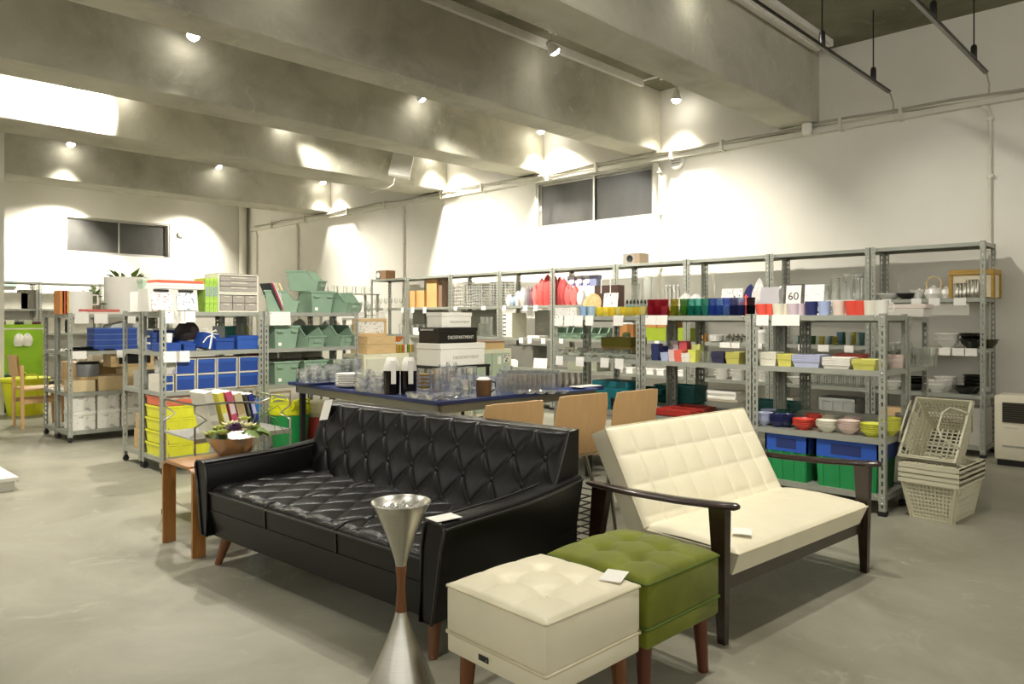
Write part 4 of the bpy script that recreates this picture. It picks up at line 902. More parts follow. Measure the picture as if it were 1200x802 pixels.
sign('white sign with two rows of dark dots', 844, 868, 338, .22, printmat('sign_dots', '#eeeae2', '#6c6468', 30, 22, .6))
sign('plain grey sign among the mugs', 890, 911, 336, .24, mat('grey_card', '#bdb9bb', .6))
sign('white sign reading 60 with a dark striped edge', 920, 937, 334, .24, M_PAPER, '60', mat('ink', '#3a3836', .6), mat('striped_frame', '#5d5650', .6, var=.3, scale=60))
sign('white glossy sign right of the sign reading 60', 942, 964, 333, .24, printmat('sign_pale', '#f7f5f0', '#cfcac2', 30, 90, .58))
x, y = at('FR', 695, .22); o = MB().lathe([(0, .0), (.03, 0), (.1, .012), (.1, .016), (.03, .006), (0, .006)], 28, mtx=Matrix.Translation((0, 0, .1)) @ Matrix.Rotation(R(78), 4, 'X')).build('display_plate', mat('orange_plate', '#e4a24c', .4, var=.2, scale=30, dark='#f0d8b0'), None, (x, y, TOPF), -PI/2); tag(o, 'round orange plate standing upright behind the blue-grey cups', 'plate')
x, y = at('FR', 714, .30); w = span('FR', 700, 727, .3)
t = thing('paper_bag', 'dark brown paper bag with white cord handles on the low rack', 'bag', (x, y, TOPF), -PI/2)
MB().box(-w/2, w/2, -.05, .05, 0, .27).build('bag_body', mat('brown_paper', '#5d463e', .7), t, ang=0)
MB().tube([(-.05, -.052, .2), (-.05, -.052, .32), (.05, -.052, .32), (.05, -.052, .2)], .005, 5).build('handle', M_PAPER, t)
for k in range(9):
    x, y = at('FR', 735 + 4.2 * k, .26 + .05 * (k % 2)); t = thing('sauce_bottle', 'small glass bottle with dark pourer in the cluster beside the brown bag', 'bottle', (x, y, TOPF), 0, 'small pourer bottles')
    obj('bottle_body', cached('sb', lambda: MB().lathe([(0, 0), (.025, 0), (.025, .06), (.011, .09), (.011, .105)], 12).mesh('bottle_body', gl('#cfd8d2', .45))), t); obj('pourer', cached('sp', lambda: MB().lathe([(.012, .105), (.013, .12), (.004, .14), (0, .14)], 8).mesh('pourer', mat('pourer_dark', '#3c3a36', .3, .5))), t)
x, y = at('FR', 741, .22); boxlid('tin', 'small teal tin beside the brown bag', 'tin', .07, .05, .085, plc('#4a8f98'), (x, y, TOPF), -PI/2, .02)
x, y = at('FR', 788, .30); t = thing('display_riser', 'small white shelf riser behind the red glasses', 'riser', (x, y, TOPF), -PI/2); MB().box(-.13, .13, -.06, .06, .115, .125).build('riser_top', M_WHITEPL, t, ang=0)
for s in (-1, 1): MB().box(s*.125-.005, s*.125+.005, -.06, .06, 0, .115).build('riser_leg', M_WHITEPL, t, ang=0)
for k in range(4):
    x, y = at('FR', 781 + 4.5 * k, .29 + .02 * (k % 2)); t = thing('steel_flask', 'slim steel flask standing on the white riser', 'flask', (x, y, TOPF + .126), 0, 'steel flasks on the riser')
    obj('flask_body', cached('fl', lambda: MB().lathe([(0, 0), (.018, 0), (.018, .085), (.009, .105), (.009, .115)], 12).mesh('flask_body', M_BRUSH)), t); obj('cap', cached('flc', lambda: MB().lathe([(.011, .115), (.011, .13), (0, .132)], 10).mesh('cap', M_CHROME)), t)
for k in range(3):
    x, y = at('FR', 780 + 7 * k, .28); single('jar', m_tumbler(.028, .07, plc('#e3cf4a'), .95), 'squat yellow jar under the white riser', 'jar', (x, y, TOPF), 0, 'yellow jars under the riser')
def blob(name, label, cat, u, back, w, d, h, m, row='FR', z=TOPF, seed=0, amp=.25, group=None):
    """crumpled wrapped bundle"""
    rnd = random.Random(seed + int(u * 7)); ph = [rnd.uniform(0, 6.3) for _ in range(6)]; x, y = at(row, u, back); vs = []; nu, nv = 18, 9
    for j in range(nv + 1):
        t = j / nv
        for i in range(nu):
            a = 2*PI*i/nu; k = 1 + amp*(math.sin(3*a + ph[0] + 3*t)*.5 + math.sin(5*a + ph[1] - 4*t)*.3 + math.sin(9*a + ph[2] + 7*t)*.2); rr = (math.sin(PI*(t*.86 + .14))**.5) * k
            vs.append((w/2*rr*math.cos(a), d/2*rr*math.sin(a), h*t*(1 + .12*math.sin(2*a + ph[3]))))
    fs = [(j*nu+i, j*nu+(i+1) % nu, (j+1)*nu+(i+1) % nu, (j+1)*nu+i) for j in range(nv) for i in range(nu)] + [tuple(reversed(range(nu))), tuple(nv*nu + i for i in range(nu))]
    o = MB().add(vs, fs).build(name, m, None, (x, y, z), rzr(row)); return tag(o, label, cat, group)
M_WRAP = mat('clear_wrap', '#ece9e4', .2, var=.12, scale=25, bump=.5, bscale=30)
for k, (u, w, h) in enumerate(((803, .13, .17), (815, .15, .16), (824, .13, .13), (832, .11, .1))): blob('wrapped_bundle', 'white plastic-wrapped bundle behind the green and teal glasses, ' + ['largest and leftmost', 'second from left', 'third from left', 'smallest and rightmost'][k], 'bundle', u, .3, w, .12, h, M_WRAP, seed=k)
blob('cloth_pouch', 'coral cloth pouch behind the navy glasses', 'pouch', 874, .26, .1, .08, .15, plc('#e2564e', .8)); blob('cloth_pouch', 'dark blue folded cloth behind the coral pouch', 'cloth', 880, .36, .1, .08, .22, plc('#2b2c64', .8)); blob('wrapped_bundle', 'tall white wrapped bundle left of the grey sign', 'bundle', 890, .34, .1, .1, .26, M_WRAP)
# white cartons on the wall-side rack top
x, y = at('FR', 1063, .68); boxlid('flat_carton', 'flat white carton on the low rack top behind the mugs', 'box', .26, .2, .06, mat('off_white_card', '#d6d1c6', .6), (x, y, 1.262), -PI/2); 
x, y = at('FR', 1066, .68); boxlid('flat_carton', 'thin pinkish carton lying on the flat white carton', 'box', .25, .19, .03, mat('pinkish_card', '#e2d4ca', .6), (x, y, 1.323), -PI/2)
# ---------------------------------------------------------------- front right racks, second shelf
Z2 = FRLEV[2]
for (u, n, w, c, word, b, h) in ((770, 5, .07, '#2c3560', 'navy', .07, .045), (777, 4, .065, '#2a3a8a', 'royal blue', .2, .045), (781, 2, .07, '#b0bcd8', 'light blue', .06, .045), (790, 3, .07, '#e0c8c2', 'pale pink', .07, .045), (797, 3, .07, '#e86a56', 'coral', .06, .045), (803, 6, .07, '#d85a5c', 'rose red', .2, .045), (806, 2, .075, '#eae6da', 'white', .06, .045), (813, 3, .07, '#dfe06a', 'lemon', .07, .05), (818, 5, .07, '#cfcf80', 'khaki yellow', .18, .045), (793, 6, .07, '#c8b4b4', 'mauve', .22, .045)):
    x, y = at('FR', u, b); stack('square_cup', m_sqbowl(w, w, h, plc(c)), n, .022, 'small square %s cup in its stack on the middle low rack' % word, 'cup', x, y, Z2, R(-90), 'stacked small square cups')
for k in range(7):
    x, y = at('FR', 823 + 2.2 * k, .1 + .06 * (k % 3)); single('glass_cup', m_tumbler(.03, .075, M_GLASS), 'clear small glass in the cluster left of the dark navy dishes', 'glass', (x, y, Z2), 0, 'clear glasses on the middle shelf')
def dishes(u0, u1, c, word, n, hh, back=.1, d=.13, dz=None, where='on the shelf of the low rack', z=Z2):
    w = span('FR', u0, u1, back - d/2 + .02); x, y = at('FR', (u0 + u1)/2, back); stack('square_dish', m_sqbowl(round(w, 3), d, hh, plc(c)), n, dz or hh * .32, 'square %s dish in the stack %s' % (word, where), 'dish', x, y, z, -PI/2, 'stacks of square dishes')
dishes(838, 853, '#34344e', 'dark navy', 5, .05, dz=.009, where='left of the olive yellow stack'); dishes(855, 871, '#c2bc62', 'olive yellow', 5, .05, dz=.009, where='by the middle rack post')
dishes(893, 914, '#e3dfcc', 'cream', 5, .055, dz=.01, where='left on the mug rack'); dishes(915, 932, '#d2cc66', 'yellow', 4, .055, dz=.01, where='between cream and lavender stacks'); dishes(933, 966, '#b9bdd6', 'lavender blue', 5, .045, .12, .17, .01, where='widest of the mug rack'); dishes(968, 1001, '#e8e4da', 'white', 5, .03, .1, .16, .011, where='low and flat beside the lavender ones'); dishes(1003, 1031, '#d6d268', 'lime yellow', 4, .04, .11, .17, .009, where='right end of mug rack')
dishes(981, 1014, '#b8503e', 'brick red', 5, .05, .3, .15, .01, where='behind the flat white stack'); dishes(1045, 1062, '#e0ccc0', 'pale pink', 5, .05, .45, .17, .01, where='seen past the end post'); dishes(886, 891, '#5f5148', 'brown', 5, .05, .2, .13, .01, where='half hidden by the rack post')
for k in range(16):
    u = 657 + 5.5 * k; x, y = at('FR', u, .1 + .12 * (k % 3)); n = 1 + (k % 3)
    stack('glass_dish', m_bowl(.055 + .01 * (k % 2), .035, glassmat('dish_glass', '#f4f6f0', .25)), n, .016, 'clear glass dish on the shelf below the yellow glasses', 'dish', x, y, Z2, 0, 'clear glass dishes')
x, y = at('FR', 731, .68); boxlid('lidded_carton', 'olive-lidded tan box seen behind the glass dishes', 'box', .33, .25, .16, plc('#b69a4e', .6), (x, y, .921), -PI/2, .085, plc('#8f8420', .6))
# ---------------------------------------------------------------- third shelf: trays and bowls
Z3 = FRLEV[1]
def tray_stack(u, back, w, d, c, word, n, where, z=Z3, rz=-PI/2, dz=.011):
    x, y = at('FR', u, back); stack('serving_tray', m_sqbowl(w, d, .02, plc(c)), n, dz, '%s tray in the stack %s' % (word, where), 'tray', x, y, z, rz, 'stacked trays')
tray_stack(797, .16, .34, .26, '#c23c34', 'red', 4, 'on the third shelf of the middle rack'); tray_stack(812, .30, .3, .2, '#b04038', 'dark red', 5, 'behind the red trays'); tray_stack(828, .14, .2, .2, '#a8a444', 'olive', 2, 'beside the red trays', rz=R(-80)); tray_stack(845, .2, .24, .22, '#8f8f6a', 'grey-green', 1, 'flat beside the olive trays')
for (u, b, c, word, n, r_, h) in ((895, .11, '#b9c0d8', 'light blue', 5, .065, .045), (902, .3, '#b4bcd8', 'pale blue', 5, .065, .045), (912, .1, '#202858', 'navy blue', 5, .06, .045), (921, .13, '#1c2450', 'dark navy', 5, .06, .045), (918, .28, '#20503f', 'dark green', 6, .055, .04), (941, .1, '#d84a3c', 'coral red', 4, .07, .04), (955, .27, '#c44438', 'brick red', 5, .065, .045), (969, .1, '#e4dfcb', 'cream', 4, .07, .045), (972, .3, '#c4bca4', 'beige', 5, .065, .045), (995, .1, '#dcc4b8', 'pale pink', 5, .07, .045), (1000, .3, '#c9b4a8', 'dusty pink', 5, .065, .045), (1022, .1, '#d8d84e', 'yellow', 5, .07, .04), (1042, .24, '#dede5a', 'bright yellow', 7, .07, .045), (724, .12, '#2c2c3c', 'dark slate', 6, .06, .04), (720, .25, '#3a3452', 'dark purple', 6, .06, .04)):
    x, y = at('FR', u, b); stack('bowl', m_bowl(r_, h, plc(c)), n, .012, 'small %s bowl in its stack on the third shelf' % word, 'bowl', x, y, Z3, 0, 'stacked small bowls')
x, y = at('FR', 1062, .5); stack('bowl', m_bowl(.07, .04, plc('#b3aa9c')), 4, .012, 'grey-beige bowl in the stack past the end post', 'bowl', x, y, .531, 0, 'stacked small bowls')
tray_stack(906, .60, .36, .22, '#1f6a62', 'teal', 6, 'behind the light blue bowls', .531, dz=.012); tray_stack(797, .62, .4, .22, '#1f6b66', 'dark teal', 12, 'behind the red trays on the wall side', .531, dz=.012); tray_stack(765, .5, .3, .2, '#1f706a', 'teal', 4, 'under the colourful cups', .60)
x, y = at('FR', 724, .24); boxlid('teal_box', 'large teal box seen right of the blue table top', 'box', .36, .24, .235, plc('#17707a', .5), (x + .0, y + .0, Z3), -PI/2, .05)
x, y = at('FR', 735, .60); boxlid('teal_box', 'lower teal box behind the end of the blue table', 'box', .34, .2, .1, plc('#166872', .5), (x, y, .531), -PI/2, .03)
# crates at the bottom of the mug rack
M_GRNCR = mat('green_crate', '#1f8c4c', .45); M_BLUCR = mat('blue_crate', '#2a56b4', .45)
for k, (u0, u1) in enumerate(((897, 948), (955, 1031))):
    w = span('FR', u0, u1, .04) - .03; x, y = at('FR', (u0 + u1)/2, .21)
    yc = (yA(u0, XFR + .04) + yA(u1, XFR + .04)) / 2
    crate('storage_crate', ['green crate with a blue upper half, left on the bottom shelf of the mug rack', 'green crate with a blue upper half, right on the bottom shelf of the mug rack'][k], min(w, .42), .36, .32, M_GRNCR, (XFR + .22, yc, FRLEV[0]), -PI/2, 'green and blue crates', M_BLUCR, .12)
# ---------------------------------------------------------------- wall racks
Z = BRLEV
def br(u, b=.12): return at('BR', u, b)
WCER = mat('white_ceramic', '#efece4', .25, var=.01, coat=.3); BCER = mat('black_ceramic', '#14120f', .15, coat=.5)
def bstack(u, b, lev, r_, h, n, m, label, dz=.03, group='bowls on the wall racks'): x, y = br(u, b); stack('bowl', m_bowl(r_, h, m), n, dz, label, 'bowl', x, y, Z[lev], 0, group)
bstack(1041, .15, 3, .12, .06, 1, WCER, 'shallow white bowl at the left of the teapot shelf'); bstack(1063, .14, 3, .11, .06, 1, BCER, 'shallow black bowl on the teapot shelf'); bstack(1075, .14, 3, .07, .09, 1, WCER, 'small deep white bowl left of the white teapot')
def teapot(label, u, b, r_, h, cane):
    x, y = br(u, b); t = thing('teapot', label, 'teapot', (x, y, Z[3]), -PI/2)
    MB().lathe([(0, 0), (r_*.7, 0), (r_, h*.45), (r_*.8, h*.85), (r_*.35, h), (0, h)], 20).build('pot_body', WCER, t); MB().lathe([(r_*.4, h), (r_*.3, h*1.08), (.012, h*1.1), (.014, h*1.2), (0, h*1.22)], 14).build('lid', WCER, t)
    MB().tube([(-r_*.8, 0, h*.4), (-r_*1.25, 0, h*.6), (-r_*1.5, 0, h*.95)], [.018, .013, .009], 8).build('spout', WCER, t)
    if cane: MB().tube([(-r_*.7, 0, h*.85), (-r_*.75, 0, h*1.4), (-r_*.4, 0, h*1.85), (r_*.1, 0, h*1.95), (r_*.6, 0, h*1.75), (r_*.8, 0, h*1.3), (r_*.7, 0, h*.85)], .008, 6).build('cane_handle', mat('cane', '#d9bd8a', .6), t)
    else: MB().tube([(r_*.8, 0, h*.8), (r_*1.4, 0, h*.75), (r_*1.4, 0, h*.3), (r_*.85, 0, h*.25)], .008, 6).build('handle', WCER, t)
teapot('white teapot with an arched cane handle on the wall rack', 1094, .16, .085, .11, True); teapot('smaller white teapot right of the cane-handled one', 1109, .2, .075, .1, False)
M_CAN = mat('canister_steel', '#c9c4b8', .18, 1.0)
for k in range(6):
    x, y = br(1121 + 4.6 * k, .07 + .02 * (k % 2)); single('canister', cached(('can', k > 2), lambda: MB().lathe([(0, 0), (.021, 0), (.022, .004), (.022, .135 + .03 * (k > 2)), (.019, .14 + .03 * (k > 2)), (0, .142 + .03 * (k > 2))], 14).mesh('canister', M_CAN)), '%s slim shiny steel canister in front of the wood-framed box' % ('taller' if k > 2 else 'shorter'), 'canister', (x, y, Z[3]), 0, 'steel canisters')
x, y = br(1134, .27); t = thing('wooden_frame_box', 'cream box with wooden edges at the right end of the teapot shelf', 'box', (x, y - .06, Z[3]), -PI/2)
MB().box(-.17, .17, -.13, .13, .01, .22).build('panel_body', mat('cream_panel', '#ddd2b4', .6), t, ang=0); MB().rbox(-.185, .185, -.145, .145, .215, .265, .006, 1).build('wooden_lid', mat('yellow_wood', '#b8923e', .5, var=.12, stretch=(1, 10, 10)), t)
for sx in (-1, 1):
    for sy in (-1, 1): MB().box(sx*.17-.015, sx*.17+.015, sy*.13-.015, sy*.13+.015, 0, .215).build('corner_post', MATS['yellow_wood'], t, ang=0)
bstack(1111, .14, 2, .11, .085, 2, WCER, 'large white bowl nested on the wall rack below the teapots', .05); bstack(1139, .15, 2, .11, .09, 2, BCER, 'large black bowl on the wall rack below the canisters', .05); bstack(1158, .28, 2, .09, .08, 1, mat('olive_glaze', '#3a3a22', .3), 'dark olive bowl behind the corner post')
bstack(1047, .18, 1, .12, .08, 1, WCER, 'wide white bowl seen left of the corner post on the lower wall shelf'); bstack(1071, .18, 1, .12, .07, 3, BCER, 'low black bowl seen between the rack posts', .03); bstack(1098, .14, 1, .11, .08, 2, WCER, 'white bowl nested on the lower wall shelf', .03); bstack(1108, .2, 1, .1, .07, 4, WCER, 'white bowl in the rear nested pile', .025); bstack(1131, .12, 1, .11, .07, 1, BCER, 'wide low black bowl on the lower wall shelf'); bstack(1140, .18, 1, .085, .075, 4, BCER, 'black bowl in the tall rear pile', .033)
x, y = br(1110, .15); stack('flat_packet', MB().box(-.15, .15, -.1, .1, 0, .012).mesh('flat_packet', M_PAPER, 0), 4, .013, 'white paper packet behind the tipped basket', 'packet', x, y, .32, -PI/2)
x, y = br(1096, .2); boxlid('carton', 'dark carton under the packets on the lowest wall shelf', 'box', .5, .3, .2, plc('#4a4438', .6), (x, y, Z[0]), -PI/2); x, y = br(1140, .2); boxlid('carton', 'grey-white carton at the right end of the lowest wall shelf', 'box', .25, .3, .34, plc('#b5b1a6', .6), (x, y, Z[0]), -PI/2)
x, y = br(1050, .12); boxlid('wooden_box', 'small wooden box on the lowest wall shelf', 'box', .22, .16, .09, M_LTWOOD, (x, y, .30), -PI/2); x, y = br(1050, .2); boxlid('carton', 'dark brown carton carrying the small wooden box', 'box', .4, .3, .199, plc('#5a5140', .6), (x, y, Z[0]), -PI/2)
# rack 2: jars and glasses
for k, (u, r_, h) in enumerate(((948, .04, .14), (958, .04, .15), (967, .045, .17), (979, .052, .24), (988, .035, .2), (995, .06, .28), (1006, .058, .27), (1012, .04, .24))):
    x, y = br(u, .13 + .05 * (k % 2)); t = thing('glass_jar', 'clear glass jar on the wall rack, ' + ['first from left', 'second from left', 'third from left', 'fourth, straight and tall', 'fifth, slim and tall', 'tallest, with a round lid', 'tall, with a ribbed body', 'slim one by the post'][k], 'jar', (x, y, Z[3]), 0, 'glass jars on the wall rack')
    obj('jar_body', MB().lathe([(0, 0), (r_, 0), (r_, h*.82), (r_*.85, h*.9), (r_*.85, h*.95), (r_*.8, h*.95), (r_*.8, h*.9), (r_*.94, h*.8), (r_*.94, .01), (0, .01)], 16).mesh('jar_body', M_GLASS), t); obj('jar_lid', MB().lathe([(r_*.9, h*.95), (r_*.9, h), (0, h)], 16).mesh('jar_lid', glassmat('frosted_glass', '#e6e6e0', .5)), t)
for k in range(16):
    u = 932 + 5.2 * k; x, y = br(u, .1 + .09 * (k % 3)); c = ['#dfe4de', '#7fa09a', '#b4ae5a', '#8fb0c0', '#6f8a5a', '#e6e8e2', '#c9c070'][k % 7]
    single('drinking_glass', m_tumbler(.03, .09 + .045 * (k > 9), gl(c, .3, .8)), ('tall' if k > 9 else 'short') + ' tinted drinking glass on the middle shelf of the jar rack', 'glass', (x, y, Z[2]), 0, 'tinted drinking glasses')
for k in range(20):
    u = 955 + 2.8 * k; x, y = br(u, .1 + .1 * (k % 3)); single('drinking_glass', m_tumbler(.033, .1, M_GLASS), 'clear drinking glass on the lower shelf of the jar rack', 'glass', (x, y, Z[1]), 0, 'clear drinking glasses')
bstack(935, .15, 1, .11, .07, 1, WCER, 'white bowl left of the clear drinking glasses')
x, y = br(987, .2); crate('grey_crate', 'grey plastic crate at the bottom of the jar rack', .36, .3, .26, mat('grey_plastic', '#a9aaa2', .5), (x, y, Z[0] + .08), -PI/2); x, y = br(987, .2); boxlid('carton', 'low carton under the grey crate', 'box', .4, .32, .079, M_CARDB, (x, y, Z[0]), -PI/2)
x, y = br(925, .2); boxlid('carton', 'white carton at the bottom left of the jar rack', 'box', .2, .28, .3, plc('#cfcabc', .6), (x, y, Z[0]), -PI/2)
blob('wrapped_bundle', 'pale wrapped bundle on the jar rack top shelf', 'bundle', 915, .2, .14, .14, .16, M_WRAP, 'BR', Z[3])
# hanging glasses inside rack 1 seen past the low rack
for k in range(8):
    x, y = at('FR', 1046 + 2.5 * k, .55 + .06 * (k % 3)); single('wine_glass', cached('wg', lambda: MB().lathe([(0, 0), (.03, 0), (.004, .006), (.004, .07), (.02, .085), (.033, .12), (.028, .17), (.026, .17), (.031, .12), (.018, .09), (0, .08)], 14).mesh('wine_glass', M_GLASS)), 'stemmed glass on the wall side of the mug rack', 'glass', (x, y, .921), 0, 'stemmed glasses behind the end post')
for k in range(5):
    x, y = at('FR', 1076 + 4 * k, .74 + .03 * (k % 2)); single('drinking_glass', m_tumbler(.036, .13, M_GLASS), 'tall clear glass between the two end posts of the low racks', 'glass', (x, y, .921), 0, 'tall glasses by the end posts')
# rack 3: plates
x, y = br(840, .16); stack('plate', m_plate(.09, .02, WCER), 6, .012, 'white plate in the pile on the middle shelf of the plate rack', 'plate', x, y, Z[2]); 
for k in range(5):
    x, y = br(855 + 5 * k, .12 + .05 * (k % 2)); single('steel_pot', cached('spo', lambda: MB().lathe([(0, 0), (.045, 0), (.05, .06), (.03, .08), (.01, .085), (.012, .1), (0, .105)], 14).mesh('steel_pot', M_CHROME)), 'small shiny steel lidded pot on the plate rack', 'pot', (x, y, Z[2]), 0, 'steel pots')
x, y = br(892, .14); t = thing('cooking_pot', 'white enamel pot with dark knob beside the rack post', 'pot', (x, y, Z[2]), 0); MB().lathe([(0, 0), (.09, 0), (.095, .12), (.09, .12), (0, .11)], 20).build('pot_body', WCER, t); MB().lathe([(.097, .12), (.09, .14), (.02, .155), (0, .155)], 20).build('lid', WCER, t); MB().lathe([(.012, .15), (.016, .175), (0, .18)], 10).build('knob', M_BLACK, t)
for k, (u, n) in enumerate(((846, 5), (865, 5), (819, 3), (895, 4))): x, y = br(u, .14); stack('white_dish', m_bowl(.095 - .01 * (k > 1), .06, WCER, foot=.7), n, .028, 'white dish in the %s pile low on the plate rack' % ['widest', 'second widest', 'leftmost', 'rightmost'][k], 'dish', x, y, Z[1])
x, y = br(850, .2); stack('paper_sheet', MB().box(-.2, .2, -.14, .14, 0, .03).mesh('paper_sheet', M_PAPER, 0), 4, .031, 'white paper ream in the pile at the bottom of the plate rack', 'paper', x, y, .30, -PI/2, jit=.02); x, y = br(850, .21); boxlid('carton', 'brown carton under the paper pile', 'box', .55, .34, .199, M_CARDB, (x, y, Z[0]), -PI/2)
# rack 4
x, y = br(787, .2); boxlid('lime_panel_box', 'long lime green box on the middle shelf of the bottle rack', 'box', .62, .2, .16, plc('#8fa01e', .6), (x, y, Z[2]), -PI/2)
for k, u in enumerate((738, 765, 785)): x, y = br(u, .25); boxlid('carton', 'open brown carton with white edge, ' + ['left', 'middle', 'right'][k] + ' on the shelf of the bottle rack', 'box', .24, .2, .2 if k else .22, plc('#a9743c', .7), (x, y, Z[2] + (0 if k == 0 else .161)), -PI/2, .02, M_PAPER)
for k in range(7): x, y = br(728 + 12 * k, .12); boxlid('white_box', 'white gift box on the lower shelf of the bottle rack, number %s from left' % ['one', 'two', 'three', 'four', 'five', 'six', 'seven'][k], 'box', .1, .1, .075, M_PAPER, (x, y, Z[1]), -PI/2, .02, group='white gift boxes')
x, y = br(825, .2); boxlid('orange_box', 'small orange box on the shelf next to a rack post', 'box', .05, .05, .1, plc('#e69a2e', .6), (x, y, Z[2]), -PI/2)
x, y = br(758, .2); t = thing('glass_vase', 'tall clear cylinder vase on the bottle rack', 'vase', (x, y, Z[3]), 0); obj('vase_body', m_tumbler(.07, .34, M_GLASS, .95), t)
x, y = br(745, .2); t = thing('glass_vase', 'wide clear bell vase left of the tall cylinder vase', 'vase', (x, y, Z[3]), 0); obj('vase_body', m_tumbler(.06, .26, M_GLASS, .6), t)
# rack 5
M_BLUPR = printmat('blue_print_box', '#d9d4d2', '#4a4a9c', 7, 9, .54)
for k, (u, m) in enumerate(((672, M_BLUPR), (681, M_BLUPR), (690, M_BLUPR), (698, mat('blue_box', '#8f94b8', .6)))): x, y = br(u, .18); boxlid('printed_box', 'tall white box with round blue print, ' + ['first', 'second', 'third', 'fourth and bluest'][k] + ' from left', 'box', .12, .12, .145, m, (x, y, Z[3] + .25), -PI/2)
x, y = br(685, .19); boxlid('carton', 'pale carton carrying the blue printed boxes', 'box', .5, .16, .249, plc('#e8e2da', .6), (x, y, Z[3]), -PI/2)
for k, (u, w, h, c) in enumerate(((656, .13, .36, '#a83a3a'), (661, .12, .34, '#c04848'), (667, .15, .26, '#ea6a66'), (674, .14, .25, '#ee7a74'), (681, .12, .2, '#efe8e4'))): blob('cloth_pouch', ['dark red', 'crimson', 'coral pink', 'salmon pink', 'white'][k] + ' cloth pouch standing on the printed box rack', 'pouch', u, .08, w, .1, h, plc(c, .7), 'BR', Z[3], k, .15)
for k, u in enumerate((664, 676, 695, 705)):
    x, y = br(u, .2); sage_bin('pale sage bin on the middle wall shelf, ' + ['leftmost', 'second, with coral cloth behind', 'third', 'rightmost'][k], (x, y, Z[2]), -PI/2 + R(20), .24, .3, .15)
x, y = br(690, .2); boxlid('carton', 'grey-green carton on the lower shelf of the printed box rack', 'box', .5, .3, .28, plc('#9a9b86', .6), (x, y, Z[1]), -PI/2)
x, y = br(703, .12); tag(MB().lathe([(.03, 0), (.05, .03), (.05, .08), (.03, .1), (0, .1)], 14).build('small_pot', plc('#4f5a34', .6), None, (x, y - .42, Z[2]), 0), 'small dark green potted sprig vase at the rack post', 'pot')
# rack 6
for k, (u, w, h, c) in enumerate(((597, .1, .16, '#e4e2e0'), (602, .08, .13, '#9ab0c4'), (607, .09, .2, '#dcd6d2'), (613, .1, .24, '#cfc8c4'), (619, .09, .28, '#8f8888'), (624, .1, .24, '#7e4a58'))): blob('packaged_good', ['white', 'light blue', 'off-white', 'pale grey', 'grey tall', 'plum'][k] + ' packaged pouch on the drawer tower rack', 'pouch', u, .1, w, .1, h, plc(c, .6), 'BR', Z[3], k, .15)
for k, (u, w, h) in enumerate(((629, .14, .28), (635, .18, .36), (642, .2, .40), (649, .16, .4))): blob('cushion_pouch', 'coral red cushion pouch, ' + ['lowest and leftmost', 'second from left', 'tall third', 'tallest by the post'][k], 'pouch', u, .12 + .02 * k, w, .14, h, plc(['#ef7a72', '#ea5e58', '#e65450', '#b83c3c'][k], .8), 'BR', Z[3], k, .12)
x, y = br(600, .18); t = thing('drawer_tower', 'white tower of six small drawers on the wall rack', 'drawers', (x, y, Z[2]), -PI/2); MB().box(-.15, .15, -.15, .15, 0, .36).build('cabinet_shell', M_CREAMPL, t, ang=0)
for k in range(6): d_ = MB().box(-.14, .14, -.158, -.15, .01 + .058 * k, .062 + .058 * k).build('drawer', M_WHITEPL, t, ang=0); MB().box(-.035, .035, -.1595, -.158, .03 + .058 * k, .047 + .058 * k).build('finger_slot', M_BLACK, d_, ang=0)
x, y = br(628, .2); tag(MB().box(-.2, .2, -.012, .012, 0, .4).build('back_board', mat('grey_board', '#9a988c', .7), None, (XBR + .41, y, Z[2]), -PI/2), 'grey board leaning behind the drawer tower shelf', 'board')
x, y = br(630, .12); stack('booklet', MB().box(-.12, .12, -.09, .09, 0, .006).mesh('booklet', M_PAPER, 0), 5, .007, 'white booklet in the pile right of the drawer tower', 'booklet', x, y, Z[2], -PI/2)
x, y = br(612, .2); boxlid('carton', 'dark grey carton on the lower shelf below the drawer tower', 'box', .7, .3, .3, plc('#77756a', .6), (x, y, Z[1]), -PI/2)
sign('white card standing on the lower wall shelf, left', 595, 606, 421, .03, M_CARD, z=Z[1], row='BR'); sign('white card with red print on the lower wall shelf', 625, 640, 420, .03, printmat('red_print', '#f2ede6', '#d88f88', 40, 90, .6), z=Z[1], row='BR')
# rack 7: wire baskets
def wire_basket(label, u, b, w, d, h, z, nx=7, nz=8, row='BR', m=None):
    x, y = at(row, u, b); t = thing('wire_basket', label, 'basket', (x, y, z), rzr(row), 'wire baskets on the wall rack'); g = m or M_WHITEPL
    for k in range(nz + 1): q = h * k / nz; MB().tube([(-w/2, -d/2, q), (w/2, -d/2, q), (w/2, d/2, q), (-w/2, d/2, q)], .006, 4, True).build('wire_ring', g, t)
    for k in range(nx + 1):
        q = -w/2 + w * k / nx; MB().tube([(q, -d/2, h), (q, -d/2, 0), (q, d/2, 0), (q, d/2, h)], .006, 4).build('wire_loop', g, t)
wire_basket('dense white wire basket on the wall rack', 542, .14, .30, .22, .38, Z[3], 6, 7); wire_basket('wide chrome wire basket on the wall rack', 562, .16, .32, .22, .33, Z[3], 6, 8, m=M_CHROME); wire_basket('low wire basket near the drawer tower rack', 589, .25, .3, .2, .36, Z[3], 5, 9, m=M_CHROME)
x, y = br(555, .3); tag(MB().box(-.4, .4, -.01, .01, 0, .42).build('back_board', MATS['grey_board'], None, (XBR + .41, y, Z[2]), -PI/2), 'grey board at the back of the wire basket rack', 'board')
for k in range(12): x, y = br(563 + 2.4 * (k % 6), .1 + .07 * (k // 6)); stack('drinking_glass', m_tumbler(.035, .1, M_GLASS), 3 if k % 2 else 2, .101, 'clear glass in the piled group left of the drawer tower', 'glass', x, y, Z[2], 0, 'piled glasses below the wire baskets')
